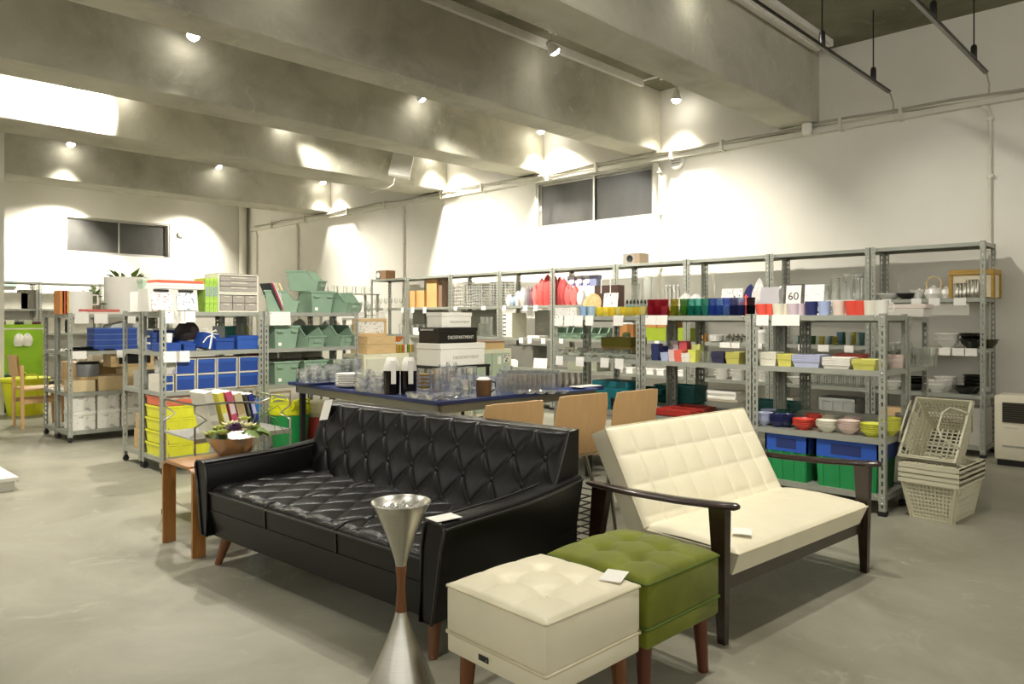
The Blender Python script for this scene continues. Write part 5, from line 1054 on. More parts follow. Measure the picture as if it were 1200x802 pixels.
# rack 8: tan boxes
for k, (u, w, h) in enumerate(((487, .2, .28), (497, .24, .28), (511, .26, .46), (520, .14, .46))): x, y = br(u, .12 + .04 * k); boxlid('kraft_box', ['short tan kraft box, left', 'short tan kraft box, right', 'tall tan kraft box', 'tall brown box by the rack post'][k], 'box', w, .2, h, plc('#d2a66a' if k < 3 else '#8f7560', .7), (x, y, Z[3]), -PI/2)
x, y = br(500, .3); tag(MB().box(-.5, .5, -.01, .01, 0, .42).build('back_board', MATS['grey_board'], None, (XBR + .41, y, Z[2]), -PI/2), 'grey board at the back of the kraft box rack', 'board')
for k in range(10): x, y = br(470 + 6.5 * k, .12 + .06 * (k % 2)); stack('drinking_glass', m_tumbler(.035, .09, M_GLASS), 2, .091, 'clear glass on the far wall rack below the kraft boxes', 'glass', x, y, Z[2], 0, 'glasses below the kraft boxes')
x, y = br(491, .1); boxlid('carton', 'small white box below the kraft boxes', 'box', .18, .12, .12, M_PAPER, (x, y, .905 + .08), -PI/2)
# rack 9 and things on rack tops
for k in range(6): x, y = br(440 + 6 * k, .1); single('wine_glass', MC['wg'], 'stemmed glass on the farthest wall rack', 'glass', (x, y, Z[3]), 0, 'stemmed glasses on the farthest rack')
x, y = br(745, .2); t = boxlid('speaker_box', 'small wooden box speaker on top of the wall racks', 'speaker', .26, .2, .14, plc('#8b7862', .6), (x, y, Z[4]), -PI/2); MB().lathe([(.045, 0), (.045, .006), (.03, .002), (0, .002)], 20, mtx=Matrix.Translation((-.02, -.102, .07)) @ Matrix.Rotation(PI/2, 4, 'X')).build('speaker_cone', M_BLACK, t); card_on(t, mat('grey_face', '#8f887c', .6), -.128, .05, .005, .135, -.1005, 'grille_face')
x, y = br(452, .2); t = boxlid('speaker_box', 'small brown box with round grey end on the farthest rack top', 'speaker', .3, .2, .16, plc('#a97f56', .6), (x, y, Z[4]), -PI/2); card_on(t, mat('grey_face2', '#77736a', .6), -.148, -.02, .005, .155, -.1005, 'grille_face'); MB().lathe([(.05, 0), (.05, .006), (0, .002)], 18, mtx=Matrix.Translation((-.08, -.102, .08)) @ Matrix.Rotation(PI/2, 4, 'X')).build('speaker_cone', M_PAPER, t)
# ================================================================= left racks
def l1(u, b=.12): return at('L1', u, b)
Z = L1LEV; SB = plc('#23458f', .4); SBL = plc('#2c55a4', .4)
# top of the blue-box rack
x0, y0 = l1(174, .06); x1, y1 = l1(232, .06); w = x1 - x0
t = thing('picture_rack', 'grey-white display box with two tilted photo fronts on the blue box rack', 'display box', ((x0 + x1)/2, YL1 + .17, Z[3]), 0); M_GREYBX = mat('grey_white_box', '#d2cfc4', .5)
h = zA(338, x0, y0) - Z[3]
MB().prism([(-.12, 0), (.12, 0), (.12, h), (-.09, h)], -w/2, w/2, 'x').build('box_body', M_GREYBX, t, ang=0)
for k in range(2):
    a = -w/2 + .02 + k * w/2; f = MB().hexa([(a, -.136, .012), (a + w/2 - .04, -.136, .012), (a + w/2 - .04, -.128, .012), (a, -.128, .012)], [(a, -.108, h - .03), (a + w/2 - .04, -.108, h - .03), (a + w/2 - .04, -.10, h - .03), (a, -.10, h - .03)]).build('photo_front', printmat('photo_%d' % k, '#efe8e2' if k == 0 else '#eef0ee', '#c08f88' if k == 0 else '#77828c', 22, 26, .56), t, ang=0)
    MB().box(a + .02, a + w/2 - .06, -.112, -.1, h - .022, h - .006).build('name_strip', M_BLACK, t, ang=0)
for k, (c, n_) in enumerate((('#e6dfd8', 'white'), ('#f0eae2', 'ivory'), ('#e86a4e', 'red-ended'))): boxlid('book', '%s flat book lying on the photo display box, %s' % (n_, ['bottom', 'middle', 'top'][k]), 'book', .42 - .02 * k, .2, .024, plc(c, .5), ((x0 + x1)/2 + .06, YL1 + .17, Z[3] + h + .0005 + .0245 * k), R(2 * k), group='flat books on the display box')
x, y = l1(183, .32); boxlid('tin_box', 'pale green tin box behind the flat books', 'tin', .17, .14, .11, plc('#a9bca4', .4), (x + .02, YL1 + .50, Z[3] + .17), 0, .03); boxlid('carton', 'white carton carrying the pale green tin', 'box', .26, .2, .169, M_PAPER, (x + .04, YL1 + .56, Z[3]), 0)
for k in range(3):
    x, y = l1(243 + 5 * k, .05); t = thing('green_book', 'lime green patterned book standing on the blue box rack, ' + ['left', 'middle', 'right'][k] + ' of three', 'book', (x, YL1 + .16, Z[3]), 0, 'three green books'); hh = zA(326, x, YL1 + .05) - Z[3]
    MB().box(-.017, .017, -.11, .11, 0, hh).build('cover', mat('lime_print', '#b4cf5a', .5, var=.1, scale=40, dark='#7fae3a'), t, ang=0); MB().box(-.013, .013, -.1115, -.11, hh * .45, hh * .75).build('spine_band', mat('spine_grey', '#8fa0a0', .5), t, ang=0)
x0, y0 = l1(257, .05); x1, y1 = l1(304, .05); w = x1 - x0; cxx = (x0 + x1)/2
M_DRW = glassmat('smoke_drawer', '#a9a49a', .75); M_SHELL = mat('drawer_shell', '#e4dfcc', .45)
H2 = zA(343, x0, YL1 + .05) - Z[3]; H3 = zA(320.5, x0, YL1 + .05) - Z[3]
for (za, zb, nx, nz, lb) in ((0, H2 - .003, 3, 2, 'cream cabinet of six small clear drawers on the blue box rack'), (H2, H3, 1, 3, 'cream cabinet of three wide clear drawers, stacked on the six-drawer one')):
    t = thing('drawer_cabinet', lb, 'drawers', (cxx, YL1 + .19, Z[3] + za), 0, 'clear drawer cabinets'); hh = zb - za
    MB().box(-w/2, w/2, -.12, .15, 0, .012).box(-w/2, w/2, -.12, .15, hh - .012, hh).box(-w/2, -w/2 + .012, -.12, .15, .012, hh - .012).box(w/2 - .012, w/2, -.12, .15, .012, hh - .012).box(-w/2, w/2, .14, .15, .012, hh - .012).build('cabinet_shell', M_SHELL, t, ang=0)
    MB().box(-w/2 - .003, w/2 + .003, -.125, .155, hh, hh + .003).build('top_sheet', mat('grey_lid', '#8a877e', .5), t, ang=0) if nx == 1 else None
    for i in range(nx):
        for j in range(nz):
            a = -w/2 + .016 + (w - .028) * i / nx; b = a + (w - .028)/nx - .006; c = .016 + (hh - .03) * j / nz; d_ = c + (hh - .03)/nz - .005
            q = MB().box(a, b, -.123, -.117, c, d_).box(a, b, -.117, .13, c, c + .004).build('drawer', mat('drawer_grey', '#a39d92', .3), t, ang=0); MB().box((a + b)/2 - (b - a)*.22, (a + b)/2 + (b - a)*.22, -.132, -.123, d_ - .016, d_ - .009).build('pull', M_SHELL, q, ang=0)
# shelf with blue gift boxes
def bluebox(label, u0, u1, v0, v1, z, b=.1, d=.2, m=None, group='blue boxes', lid=True, z0=None):
    x0, _ = l1(u0, b); x1, _ = l1(u1, b); xm = (x0 + x1)/2; h = (v1 - v0) * dep(xm, YL1 + b) / F; return boxlid('blue_box', label, 'box', x1 - x0 - .008, d, h, m or SB, (xm, YL1 + b + d/2, z), 0, h * .3 if lid else 0, None, group, .003)
Za = Z[2]; bluebox('blue lidded box at the right end of the ribbon shelf', 278, 303, 391, 407, Za, .04, m=SBL); bluebox('blue lidded box second from right on the ribbon shelf', 253, 275, 393, 407, Za, .04); bluebox('flat wide blue box on the ribbon shelf', 188, 213, 398, 408, Za, .04, lid=False); bluebox('small flat blue box beside the ribboned box', 215, 230, 399, 407, Za, .06)
x, y = l1(240, .14); t = thing('gift_box', 'tilted blue gift box tied with a white ribbon', 'gift box', (x, y, Za + .012), 0); t.rotation_euler = (0, R(12), R(15)); MB().box(-.075, .075, -.06, .06, 0, .13).build('box_body', SB, t, ang=0); MB().box(-.008, .008, -.062, .062, -.002, .132).build('ribbon', M_PAPER, t, ang=0)
for s in (-1, 1): MB().tube([(0, -.03, .132), (s * .05, -.03, .17), (s * .09, -.03, .15), (s * .05, -.03, .135), (0, -.03, .132)], .006, 5).build('bow_loop', M_PAPER, t); MB().tube([(0, -.062, .12), (s * .05, -.066, .09), (s * .08, -.066, .04)], .005, 5).build('ribbon_tail', M_PAPER, t)
blob('black_bag', 'soft black bag lying on the ribbon shelf', 'bag', 219, .22, .2, .16, .19, plc('#241c18', .7), 'L1', Za + .085, 3, .1); bluebox('blue box under the black bag', 210, 231, 396, 407, Za, .18, m=SB, lid=False)
x, y = l1(198, .12); single('paper_cup', m_tumbler(.03, .075, M_PAPER, .75), 'white paper cup on a flat blue box', 'cup', (x, y, Za + .073)); bluebox('blue box behind the paper cup', 183, 202, 386, 407, Za, .27, .14)
for k in range(3): x, y = l1(262 + 14 * k, .46); boxlid('packet', 'upright packet seen at the back of the ribbon shelf, ' + ['white', 'green', 'yellow-topped'][k], 'packet', .1, .05, .2, plc(['#dfe4e0', '#4a9a88', '#d8cf3a'][k], .5), (x, y + .1, Za), 0)
# shelf with blue boxes in pale sleeves
Zb = Z[1]; M_SLV = mat('sleeve_card', '#cfcabc', .6)
def sleeved(label, u0, u1, z0, h, n_row):
    x0, _ = l1(u0, .03); x1, _ = l1(u1, .03); w = x1 - x0 - .004; t = thing('sleeved_box', label, 'box', ((x0 + x1)/2, YL1 + .16, z0), 0, 'blue boxes in pale sleeves'); q = .006
    MB().box(-w/2, w/2, -.13, .13, 0, q).box(-w/2, w/2, -.13, .13, h - q, h).box(-w/2, -w/2 + q, -.13, .13, q, h - q).box(w/2 - q, w/2, -.13, .13, q, h - q).build('sleeve', M_SLV, t, ang=0)
    MB().rbox(-w/2 + q + .002, w/2 - q - .002, -.12, .12, q, h - q - .004, .004, 1).build('inner_box', SB, t, ang=20); MB().box(-w/2 + q + .001, w/2 - q - .001, -.123, .12, h*.70, h - q - .003).build('lid', SBL, t, ang=0)
hS = .13
for j in range(2):
    for k, (u0, u1) in enumerate(((206, 229.5), (231, 253.5), (254.5, 278.5), (280, 304))): sleeved('blue box in a pale sleeve, %s row, %s column from left' % (['lower', 'upper'][j], ['first wide', 'second wide', 'third wide', 'fourth wide'][k]), u0, u1, Zb + j * (hS + .001), hS, j)
for j in range(2): sleeved('narrow blue box in a pale sleeve at the left, %s' % ['lower', 'upper'][j], 188, 204, Zb + j * .069, .068, j)
x, y = l1(196, .16); boxlid('carton', 'pale printed carton on the narrow blue boxes', 'box', .14, .22, .11, printmat('carton_print', '#b9b6aa', '#8d8ca0', 14, 10, .56), (x + .01, YL1 + .16, Zb + .139), 0)
# bottom: yellow crates
M_YEL = mat('yellow_crate', '#e3e23a', .45); M_CORAL = mat('coral_crate', '#e0765a', .5); M_SKY = mat('sky_crate', '#2c7cc4', .45)
x0, _ = l1(187, .05); x1, _ = l1(247, .05); cw = x1 - x0
for k in range(4): crate('nesting_crate', 'bright yellow crate under the blue boxes, ' + ['bottom', 'second from bottom', 'third from bottom', 'top yellow'][k] + ' of the stack', cw - .03, .34, .102, M_YEL, ((x0 + x1)/2, YL1 + .2, Z[0] + .103 * k), 0, 'yellow crates')
crate('nesting_crate', 'coral orange crate on top of the yellow crates', cw - .03, .32, .075, M_CORAL, ((x0 + x1)/2, YL1 + .2, Z[0] + .4125), 0)
x, _ = l1(286, .1); crate('storage_crate', 'sky blue crate behind the wire cart', .28, .34, .3, M_SKY, (x, YL1 + .2, Z[0] + .13), 0); boxlid('carton', 'cardboard box under the sky blue crate', 'box', .3, .34, .129, M_CARDB, (x, YL1 + .2, Z[0]), 0)
# cardboard on the rack behind (seen through its open left end)
bxx = lx[0]
boxlid('carton', 'lower kraft carton in the rear left rack', 'box', .3, .24, .17, M_CARDB, (bxx + .2, YL1 + .62, Z[0]), 0); boxlid('carton', 'upper kraft carton in the rear left rack', 'box', .28, .24, .13, M_CARDB, (bxx + .2, YL1 + .62, Z[0] + .171), 0); boxlid('carton', 'dark open carton on the kraft cartons', 'box', .26, .22, .12, plc('#8f7748', .7), (bxx + .22, YL1 + .62, Z[0] + .302), 0)
tag(MB().box(0, .03, -.17, .17, 0, .42).build('cardboard_sheet', M_CARDB, None, (bxx + .045, YL1 + .2, Z[0])), 'cardboard sheet standing at the end of the yellow crates', 'cardboard')
boxlid('carton', 'grey carton on the third shelf of the rear left rack', 'box', .25, .26, .14, plc('#a3a094', .6), (bxx + .18, YL1 + .64, Zb), 0)
for j in range(3): boxlid('blue_drawer_box', 'blue drawer box in the rear left rack, %s of three' % ['bottom', 'middle', 'top'][j], 'box', .3, .24, .06, plc('#33509a', .5), (bxx + .28, YL1 + .64, Za + .061 * j), 0, .015, M_PAPER)
# ---------------------------------------------------------------- green bin rack
x1b, x2b = lx[1], lx[2] - .012
def bx3(u): return xA(u, YL1 + .17)
bins = [('sage bin holding catalogues, left on top of the bin rack', 333, 0, 60, Z[3]), ('sage bin seen from its end, middle on top of the bin rack', 370, 0, 180, Z[3]), ('sage bin turned sideways, right on top of the bin rack', 403, 0, 22, Z[3]),
 ('sage bin seen from its end, left on the second shelf', 328, 0, 180, Z[2]), ('dark-mouthed sage bin in the middle of the second shelf', 360, 0, 16, Z[2]), ('sage bin at the right of the second shelf', 397, 0, 16, Z[2]), ('sage bin seen from its end, left on the third shelf', 328, 0, 180, Z[1]), ('sage bin behind the glass dishes on the third shelf', 362, 0, 180, Z[1]), ('sage bin at the right of the third shelf', 395, 0, 180, Z[1])]
for (l_, u, _, a, z) in bins: sage_bin(l_, (bx3(u), YL1 + .2, z), R(a), .25, .31, .2)
sage_bin('sage bin stacked on top of the others, topmost on the bin rack', (bx3(362), YL1 + .2, Z[3] + .206), R(38), .22, .32, .19)
for k, c in enumerate(('#3c3c40', '#c8485a', '#e8e4d8', '#cfd4d2', '#d6c24a', '#efeae0')):
    o = MB().box(-.005, .005, -.1, .1, 0, .27).build('catalogue', plc(c, .5), None, (bx3(322) + .03 + .018 * k, YL1 + .2, Z[3] + .02)); o.rotation_euler = (0, R(-24), 0); tag(o, ['black', 'red', 'ivory', 'grey', 'yellow', 'white'][k] + ' catalogue leaning in the left sage bin', 'catalogue')
for k, (u, c, w) in enumerate(((325, '#b8506a', .12), (335, '#c96a7a', .1), (345, '#c8beb0', .1), (368, '#d8d4c8', .2), (393, '#cfcabe', .18))): boxlid('packet', ['magenta', 'pink', 'beige', 'long white', 'off-white'][k] + ' packet at the back of the bin rack', 'packet', w, .1, .06, plc(c, .5), (bx3(u), YL1 + .62, Z[1] + .2), 0); boxlid('carton', 'plain carton carrying the ' + ['magenta', 'pink', 'beige', 'long white', 'off-white'][k] + ' packet', 'box', w, .2, .199, plc('#7f7b66', .6), (bx3(u), YL1 + .62, Z[1]), 0)
blob('glass_bundle', 'wrapped glasses at the back of the second bin shelf, left', 'bundle', 352, .62, .2, .15, .24, M_WRAP, 'L1', Z[2]); blob('glass_bundle', 'wrapped glasses at the back of the second bin shelf, right', 'bundle', 388, .62, .25, .15, .25, M_WRAP, 'L1', Z[2])
# tubs on the floor under the bins
def tub(name, label, x, y, z, r0, r1, h, m, m2):
    t = thing(name, label, 'tub', (x, y, z), 0); MB().lathe([(0, 0), (r0, 0), (r1, h), (r1*.96, h), (r0*.95, .012), (0, .012)], 24).build('tub_body', m, t); MB().lathe([(r1*1.0, h - .05), (r1*1.05, h - .04), (r1*1.06, h), (r1*.97, h + .004)], 24).build('rim', m2, t)
    for s in (-1, 1): MB().tube([(-.08, s*r1*1.0, h), (-.07, s*(r1 + .03), h + .045), (0, s*(r1 + .045), h + .06), (.07, s*(r1 + .03), h + .045), (.08, s*r1, h)], .011, 6).build('handle', m2, t)
    return t
M_TUBY = mat('tub_yellow', '#d9dc1e', .45)
tub('flexible_tub', 'green tub with a yellow rim and handles under the bin rack', xA(339, YL1 - .20), YL1 - .21, 0.0, .13, .175, .47, mat('tub_green', '#148a44', .45), M_TUBY)
tub('flexible_tub', 'yellow tub inside the green tub, only its rim showing', xA(339, YL1 - .20), YL1 - .21, .075, .12, .168, .43, M_TUBY, M_TUBY)
t = tub('lidded_bin', 'red bin with a cream lid beside the green tub', xA(375, YL1 - .16), YL1 - .18, 0.0, .12, .15, .42, mat('bin_red', '#c84a46', .45), mat('lid_cream', '#ddd2ae', .5)); MB().lathe([(.158, .40), (.152, .50), (.0, .505)], 24).build('lid', MATS['lid_cream'], t)
# ---------------------------------------------------------------- behind the blue table: counters, boxes
cabx0, cabx1 = xA(427, 6.62), xA(480, 6.62)
def cabinet(label, x0, x1, y, d, h, doors, md):
    t = thing('low_cabinet', label, 'cabinet', ((x0 + x1)/2, y, 0), 0); w = x1 - x0; m = mat('cream_enamel', '#e6e2c4', .45)
    MB().box(-w/2, w/2, .012, d, .05, h).build('carcass', m, t, ang=0); MB().box(-w/2 + .03, w/2 - .03, .03, d - .02, 0, .05).build('plinth', M_BLACK, t, ang=0)
    for k in range(doors):
        a = -w/2 + .03 + (w - .06) * k / doors; b = a + (w - .06)/doors - .01; q = MB().box(a, b, 0, .012, .1, h - .05).build('door', md, t, ang=0); MB().box(b - .03, b - .02, -.012, 0, h*.6, h*.7).build('handle', M_BOLT, q, ang=0)
    return t
cabinet('cream cabinet with wooden trays on top, left behind the blue table', cabx0, cabx1, 6.62, .4, .87, 2, mat('pale_cream', '#dcd9c2', .45))
cbx0, cbx1 = xA(553, 6.62), xA(600, 6.62); q = cabinet('cream cabinet with pale green doors behind the white boxes', cbx0, cbx1, 6.62, .4, .87, 2, mat('pale_green', '#b5c4aa', .45)); MB().box((cbx1 - cbx0)/2 - .16, (cbx1 - cbx0)/2 - .05, -.003, 0, .7, .8).build('sticker', printmat('mark_print', '#e8e6da', '#4a4a46', 20, 20, .52), q, ang=0); MB().box((cbx1 - cbx0)/2 - .26, (cbx1 - cbx0)/2 - .2, -.003, 0, .68, .78).build('sticker', M_PAPER, q, ang=0)
boxlid('wooden_tray_box', 'lower light wooden box on the left cream cabinet', 'box', .40, .3, .10, M_LTWOOD, (cabx0 + .26, 6.82, .871), R(3)); boxlid('wooden_tray_box', 'upper light wooden box on the left cream cabinet', 'box', .39, .3, .09, M_LTWOOD, (cabx0 + .26, 6.82, .972), R(3)); boxlid('wooden_tray_box', 'flat wooden box right on the left cream cabinet', 'box', .34, .3, .09, M_LTWOOD, (cabx1 - .05, 6.84, .871), R(-2))
t = thing('wooden_picture_frame', 'light wooden frame with grey picture on the wooden boxes', 'frame', (cabx0 + .24, 6.85, 1.063), R(3))
for (a, b, c, d_) in ((-.23, .23, 0, .03), (-.23, .23, .16, .19), (-.23, -.2, .03, .16), (.2, .23, .03, .16)): MB().box(a, b, 0, .025, c, d_).build('frame_bar', M_LTWOOD, t, ang=0)
MB().box(-.2, .2, .01, .015, .03, .16).build('picture', printmat('frame_pic', '#e6e4da', '#b4b2a8', 18, 30, .55), t, ang=0)
boxlid('carton', 'tan carton on the pale green cabinet', 'box', cbx1 - cbx0 - .2, .3, .1, plc('#d0b27c', .6), ((cbx0 + cbx1)/2 + .02, 6.82, .871), 0, .02, plc('#8f6a50', .6))
tag(MB().lathe([(.0, 0), (.05, 0), (.09, .06), (.085, .06), (0, .02)], 20).build('orange_bowl', plc('#c9763a', .4), None, (xA(464, 6.85), 6.85, .99)), 'small orange bowl above the flat wooden box', 'bowl')
boxlid('carton', 'white carton under the orange bowl', 'box', .2, .2, .119, M_PAPER, (xA(466, 6.86) + .12, 7.25, .87), 0)
bt_ = thing('side_stand', 'black low stand under the three stacked boxes', 'stand', (5.17, 6.05, 0), 0); MB().box(-.02, .72, -.02, .46, .71, .739).build('stand_top', M_BLACK, bt_, ang=0)
for x in (.0, .7):
    for y in (.0, .42): MB().box(x - .015, x + .015, y - .012, y + .018, 0, .71).build('leg', M_BLACK, bt_, ang=0)
def dbox(label, x0, y0, z, w, d, h, m, tm, ts):
    t = boxlid('storage_box', label, 'box', w, d, h, m, (x0 + w/2, y0 + d/2, z), 0, h*.26, None, 'stacked storage boxes', .006); textobj('D&DEPARTMENT', ts, tm, t, (.04, -d/2 - .002, h*.36)); return t
M_WBOX = mat('white_box_card', '#efece0', .55, var=.01); M_BBOX = mat('black_box_card', '#1e1b16', .3); M_GREYINK = mat('grey_ink', '#b3b0a6', .5)
dbox('large white lidded box at the bottom of the three-box stack', 5.17, 6.05, .74, .65, .405, .245, M_WBOX, M_GREYINK, .05)
dbox('black lidded box in the middle of the three-box stack', 5.17, 6.09, .986, .57, .33, .17, M_BBOX, M_WHITEPL, .05)
dbox('white lidded box on top of the three-box stack', 5.25, 6.12, 1.157, .43, .26, .165, M_WBOX, M_GREYINK, .038)
t = [o for o in bpy.data.objects if o.get('label', '').startswith('black lidded box')][0]; textobj('D&DEPARTMENT', .03, M_WHITEPL, t, (-.292, .02, .145), (PI/2, 0, -PI/2))
# tall glasses display and white-topped stand right of the bin rack
wx, wy = xA(437, 7.3), 7.3
t = thing('white_shelf_stand', 'white-topped steel shelf stand with glasses beyond the bin rack', 'stand', (wx, wy, 0), 0)
MB().box(-.2, .2, 0, .35, 1.235, 1.262).build('stand_top', M_WHITEPL, t, ang=0)
for x in (-.18, .18):
    for y in (.02, .33): MB().box(x - .015, x + .015, y - .015, y + .015, 0, 1.235).build('leg', M_STEEL, t, ang=0)
MB().box(-.19, .19, .01, .34, .9, .92).build('lower_shelf', M_WHITEPL, t, ang=0)
boxlid('carton', 'cream carton inside the white-topped stand', 'box', .26, .22, .26, plc('#e4dccb', .6), (wx, wy + .17, .921), 0)
for k in range(7): single('wine_glass', MC['wg'], 'stemmed glass on the white-topped stand', 'glass', (wx - .13 + .045 * k, wy + .1 + .06 * (k % 3), 1.263), 0, 'stemmed glasses on the white stand')
for k in range(2): boxlid('white_box', 'small white card box on the white-topped stand, %s' % ['left', 'right'][k], 'box', .09, .06, .07, M_PAPER, (wx - .15 + .29 * k, wy + .05, 1.263), 0)
gx = xA(418, 7.6)
t = thing('glass_shelf_rack', 'clear acrylic display shelf holding glass cups above the sage bins', 'display shelf', (gx, 7.6, 0), 0)
for x in (-.32, .32):
    for y in (.02, .28): MB().box(x - .012, x + .012, y - .012, y + .012, 0, 1.56).build('leg', M_STEEL, t, ang=0)
for z in (1.30, 1.56): MB().box(-.34, .34, 0, .3, z - .012, z).build('shelf', glassmat('acrylic', '#eef0ec', .35), t, ang=0)
for k in range(5): single('glass_cup', m_tumbler(.05, .09, M_GLASS, .9), 'clear glass cup on the acrylic display shelf', 'glass', (gx - .26 + .13 * k, 7.75, 1.561), 0, 'cups on the acrylic shelf')
for k in range(4): single('wine_glass', MC['wg'], 'stemmed glass inside the acrylic display shelf', 'glass', (gx - .05 + .09 * k, 7.72, 1.301), 0, 'glasses in the acrylic shelf')
# ---------------------------------------------------------------- glassware on the blue table
TZ1 = TZ + .0005
CUT = thinglass('cut_glass', .07, .8)
def tp(u, v): return pz(u, v, TZ)
def m_cut(r, h, flare=1.0, n=16):
    """bowl with diamond-cut facets, flat shaded so every facet glints"""
    def f():
        prof = [(r*.55, 0), (r*.8, h*.2), (r*.86, h*.45), (r*.95*flare, h*.75), (r*flare, h), (r*.9*flare, h), (r*.8, h*.6), (r*.6, h*.2), (0, h*.15)]
        vs = []; m = len(prof)
        for q, (rr, z) in enumerate(prof):
            for i in range(n): a_ = 2*PI*(i + .5*(q % 2))/n; k = 1 + (.09 if (i + q) % 2 and 0 < q < 4 else 0); vs.append((rr*k*math.cos(a_), rr*k*math.sin(a_), z))
        fs = [tuple(reversed(range(n)))]
        for q in range(m - 1):
            for i in range(n):
                j = (i + 1) % n; a0, a1, b0, b1 = q*n+i, q*n+j, (q+1)*n+i, (q+1)*n+j
                fs += [(a0, a1, b0), (a1, b1, b0)] if q % 2 == 0 else [(a0, a1, b1), (a0, b1, b0)]
        return MB().add(vs, fs).mesh('cut_glass', CUT, 0)
    return cached(('cut', r, h, flare, n), f)
def m_rib(r, h, taper=.85, n=20):
    """tumbler with upright flutes"""
    return cached(('rib', r, h, taper), lambda: MB().lathe([(0, 0), (r*taper, 0), (r*.96, h*.8), (r, h), (r*.93, h), (r*taper*.9, h*.1), (0, h*.1)], n, flute=.035, fn=n // 2).mesh('tumbler', CUT, 12))
x, y = tp(374, 450); t = single('tray', m_sqbowl(.34, .24, .018, plc('#2c3c6a')), 'dark blue tray under cut glass bowls at the left of the table', 'tray', (x, y, TZ1), R(-3))
for k in range(8):
    x, y = tp(357 + 11 * (k % 4), 447 + 3.5 * (k // 4)); stack('glass_bowl', m_cut(.055, .06, 1.15), 2 + (k % 2), .036, 'cut glass bowl piled on the dark blue tray', 'bowl', x, y, TZ1 + .01, k * .3, 'cut glass bowls on the tray')
for k in range(3): x, y = tp(398 + 9 * k, 443); stack('glass_bowl', m_cut(.055, .06, 1.15), 4, .036, 'cut glass bowl in a tall pile behind the white plates', 'bowl', x, y, TZ1, k, 'cut glass bowls behind the plates')
x, y = tp(409, 454); stack('plate', m_plate(.105, .018, WCER), 8, .0125, 'white plate in the pile on the blue table', 'plate', x, y, TZ1)
for k, (u, v) in enumerate(((425, 459), (444, 461))): x, y = tp(u, v); stack('glass_bowl', m_cut(.058, .07, 1.1), 3, .045, 'faceted glass bowl in the %s pile left of the black jugs' % ['left', 'right'][k], 'bowl', x, y, TZ1, k, 'faceted bowls by the jugs')
for k, u in enumerate((459, 479)):
    x, y = tp(u, 462); t = thing('vacuum_jug', 'black jug with white top and handle, %s of the pair on the table' % ['left', 'right'][k], 'jug', (x, y, TZ1), R(-118)); hj = zA(419, x, y) - TZ
    MB().lathe([(0, 0), (.05, 0), (.055, .01), (.057, hj*.64), (0, hj*.64)], 22).build('jug_body', mat('jug_black', '#17120e', .15), t); MB().lathe([(.058, hj*.64), (.058, hj*.67), (.05, hj*.82), (.038, hj*.97), (.03, hj), (0, hj)], 22).build('jug_top', M_WHITEPL, t)
    MB().box(.05, .085, -.016, .016, hj*.82, hj*.92).box(.072, .088, -.016, .016, hj*.3, hj*.92).build('handle', M_WHITEPL, t, ang=0); MB().box(-.066, -.04, -.012, .012, hj*.85, hj*.95).build('spout', M_WHITEPL, t, ang=0)
x, y = tp(497, 457); t = thing('filled_jar', 'glass jar filled with golden slices beside the jugs', 'jar', (x, y, TZ1), 0); obj('jar_body', m_tumbler(.055, .15, M_GLASS, .98), t)
for k in range(4): MB().lathe([(0, .012 + .03*k), (.048, .014 + .03*k), (.05, .028 + .03*k), (0, .034 + .03*k)], 16).build('golden_layer', mat('golden_fruit', '#b8901c', .3, var=.2, scale=40), t)
for k, (u, v, r_) in enumerate(((489, 467, .075), (507, 469, .08), (524, 468, .075))): x, y = tp(u, v); single('glass_ashtray', m_cut(r_, .04, 1.05, 16), 'thick clear glass ashtray at the front corner of the table, ' + ['left', 'middle', 'right'][k], 'ashtray', (x, y, TZ1), 0, 'glass ashtrays')
for k, (u, v, n) in enumerate(((513, 458, 3), (521, 452, 3), (533, 462, 2), (546, 465, 2), (540, 456, 3), (552, 455, 3), (529, 448, 3))): x, y = tp(u, v); stack('glass_cup', m_rib(.045, .065, .9), n, .05, 'clear stacking glass cup near the front corner, pile %s' % ['by the golden jar', 'rear left', 'front left', 'front right', 'centre', 'rear right', 'far rear'][k], 'glass', x, y, TZ1, 0, 'stacking glass cups')
for k in range(3): x, y = tp(512 + 8 * k, 446); single('glass_cup', m_tumbler(.045, .1, gl('#b58a2a', .5, .8), .9), 'amber glass behind the stacking cups', 'glass', (x, y, TZ1), 0, 'amber glasses')
x, y = tp(567, 464); t = thing('lidded_mug', 'brown wooden mug with white filling on the table', 'mug', (x, y, TZ1), R(-20)); MB().lathe([(0, 0), (.05, 0), (.052, .01), (.055, .11), (.05, .11), (0, .1)], 20).build('mug_body', mat('mug_brown', '#6a4c2c', .4, var=.15, stretch=(1, 1, .2)), t); MB().tube([(.05, 0, .095), (.085, 0, .09), (.09, 0, .05), (.052, 0, .02)], .006, 6).build('handle', M_DKWOOD, t)
blob_me = MB().lathe([(.046, .1), (.048, .112), (.03, .128), (0, .13)], 14, flute=.1, fn=5).build('white_filling', M_PAPER, t)
for k in range(26):
    u = 586 + 5.6 * (k % 12) + 2 * (k // 12); v = (459, 452.5, 446)[k // 12]; x, y = tp(u, v); hh = .125 if u > 592 else .1
    single('drinking_glass', m_rib(.04, hh, .85), 'ribbed clear tumbler among those right on the blue table', 'glass', (x, y, TZ1), 0, 'ribbed tumblers on the blue table')
for k in range(5): x, y = tp(608 + 13 * k, 462); single('glass_dish', m_cut(.04, .025, 1.1), 'tiny glass dish along the front edge of the table', 'dish', (x, y, TZ1), 0, 'tiny glass dishes')
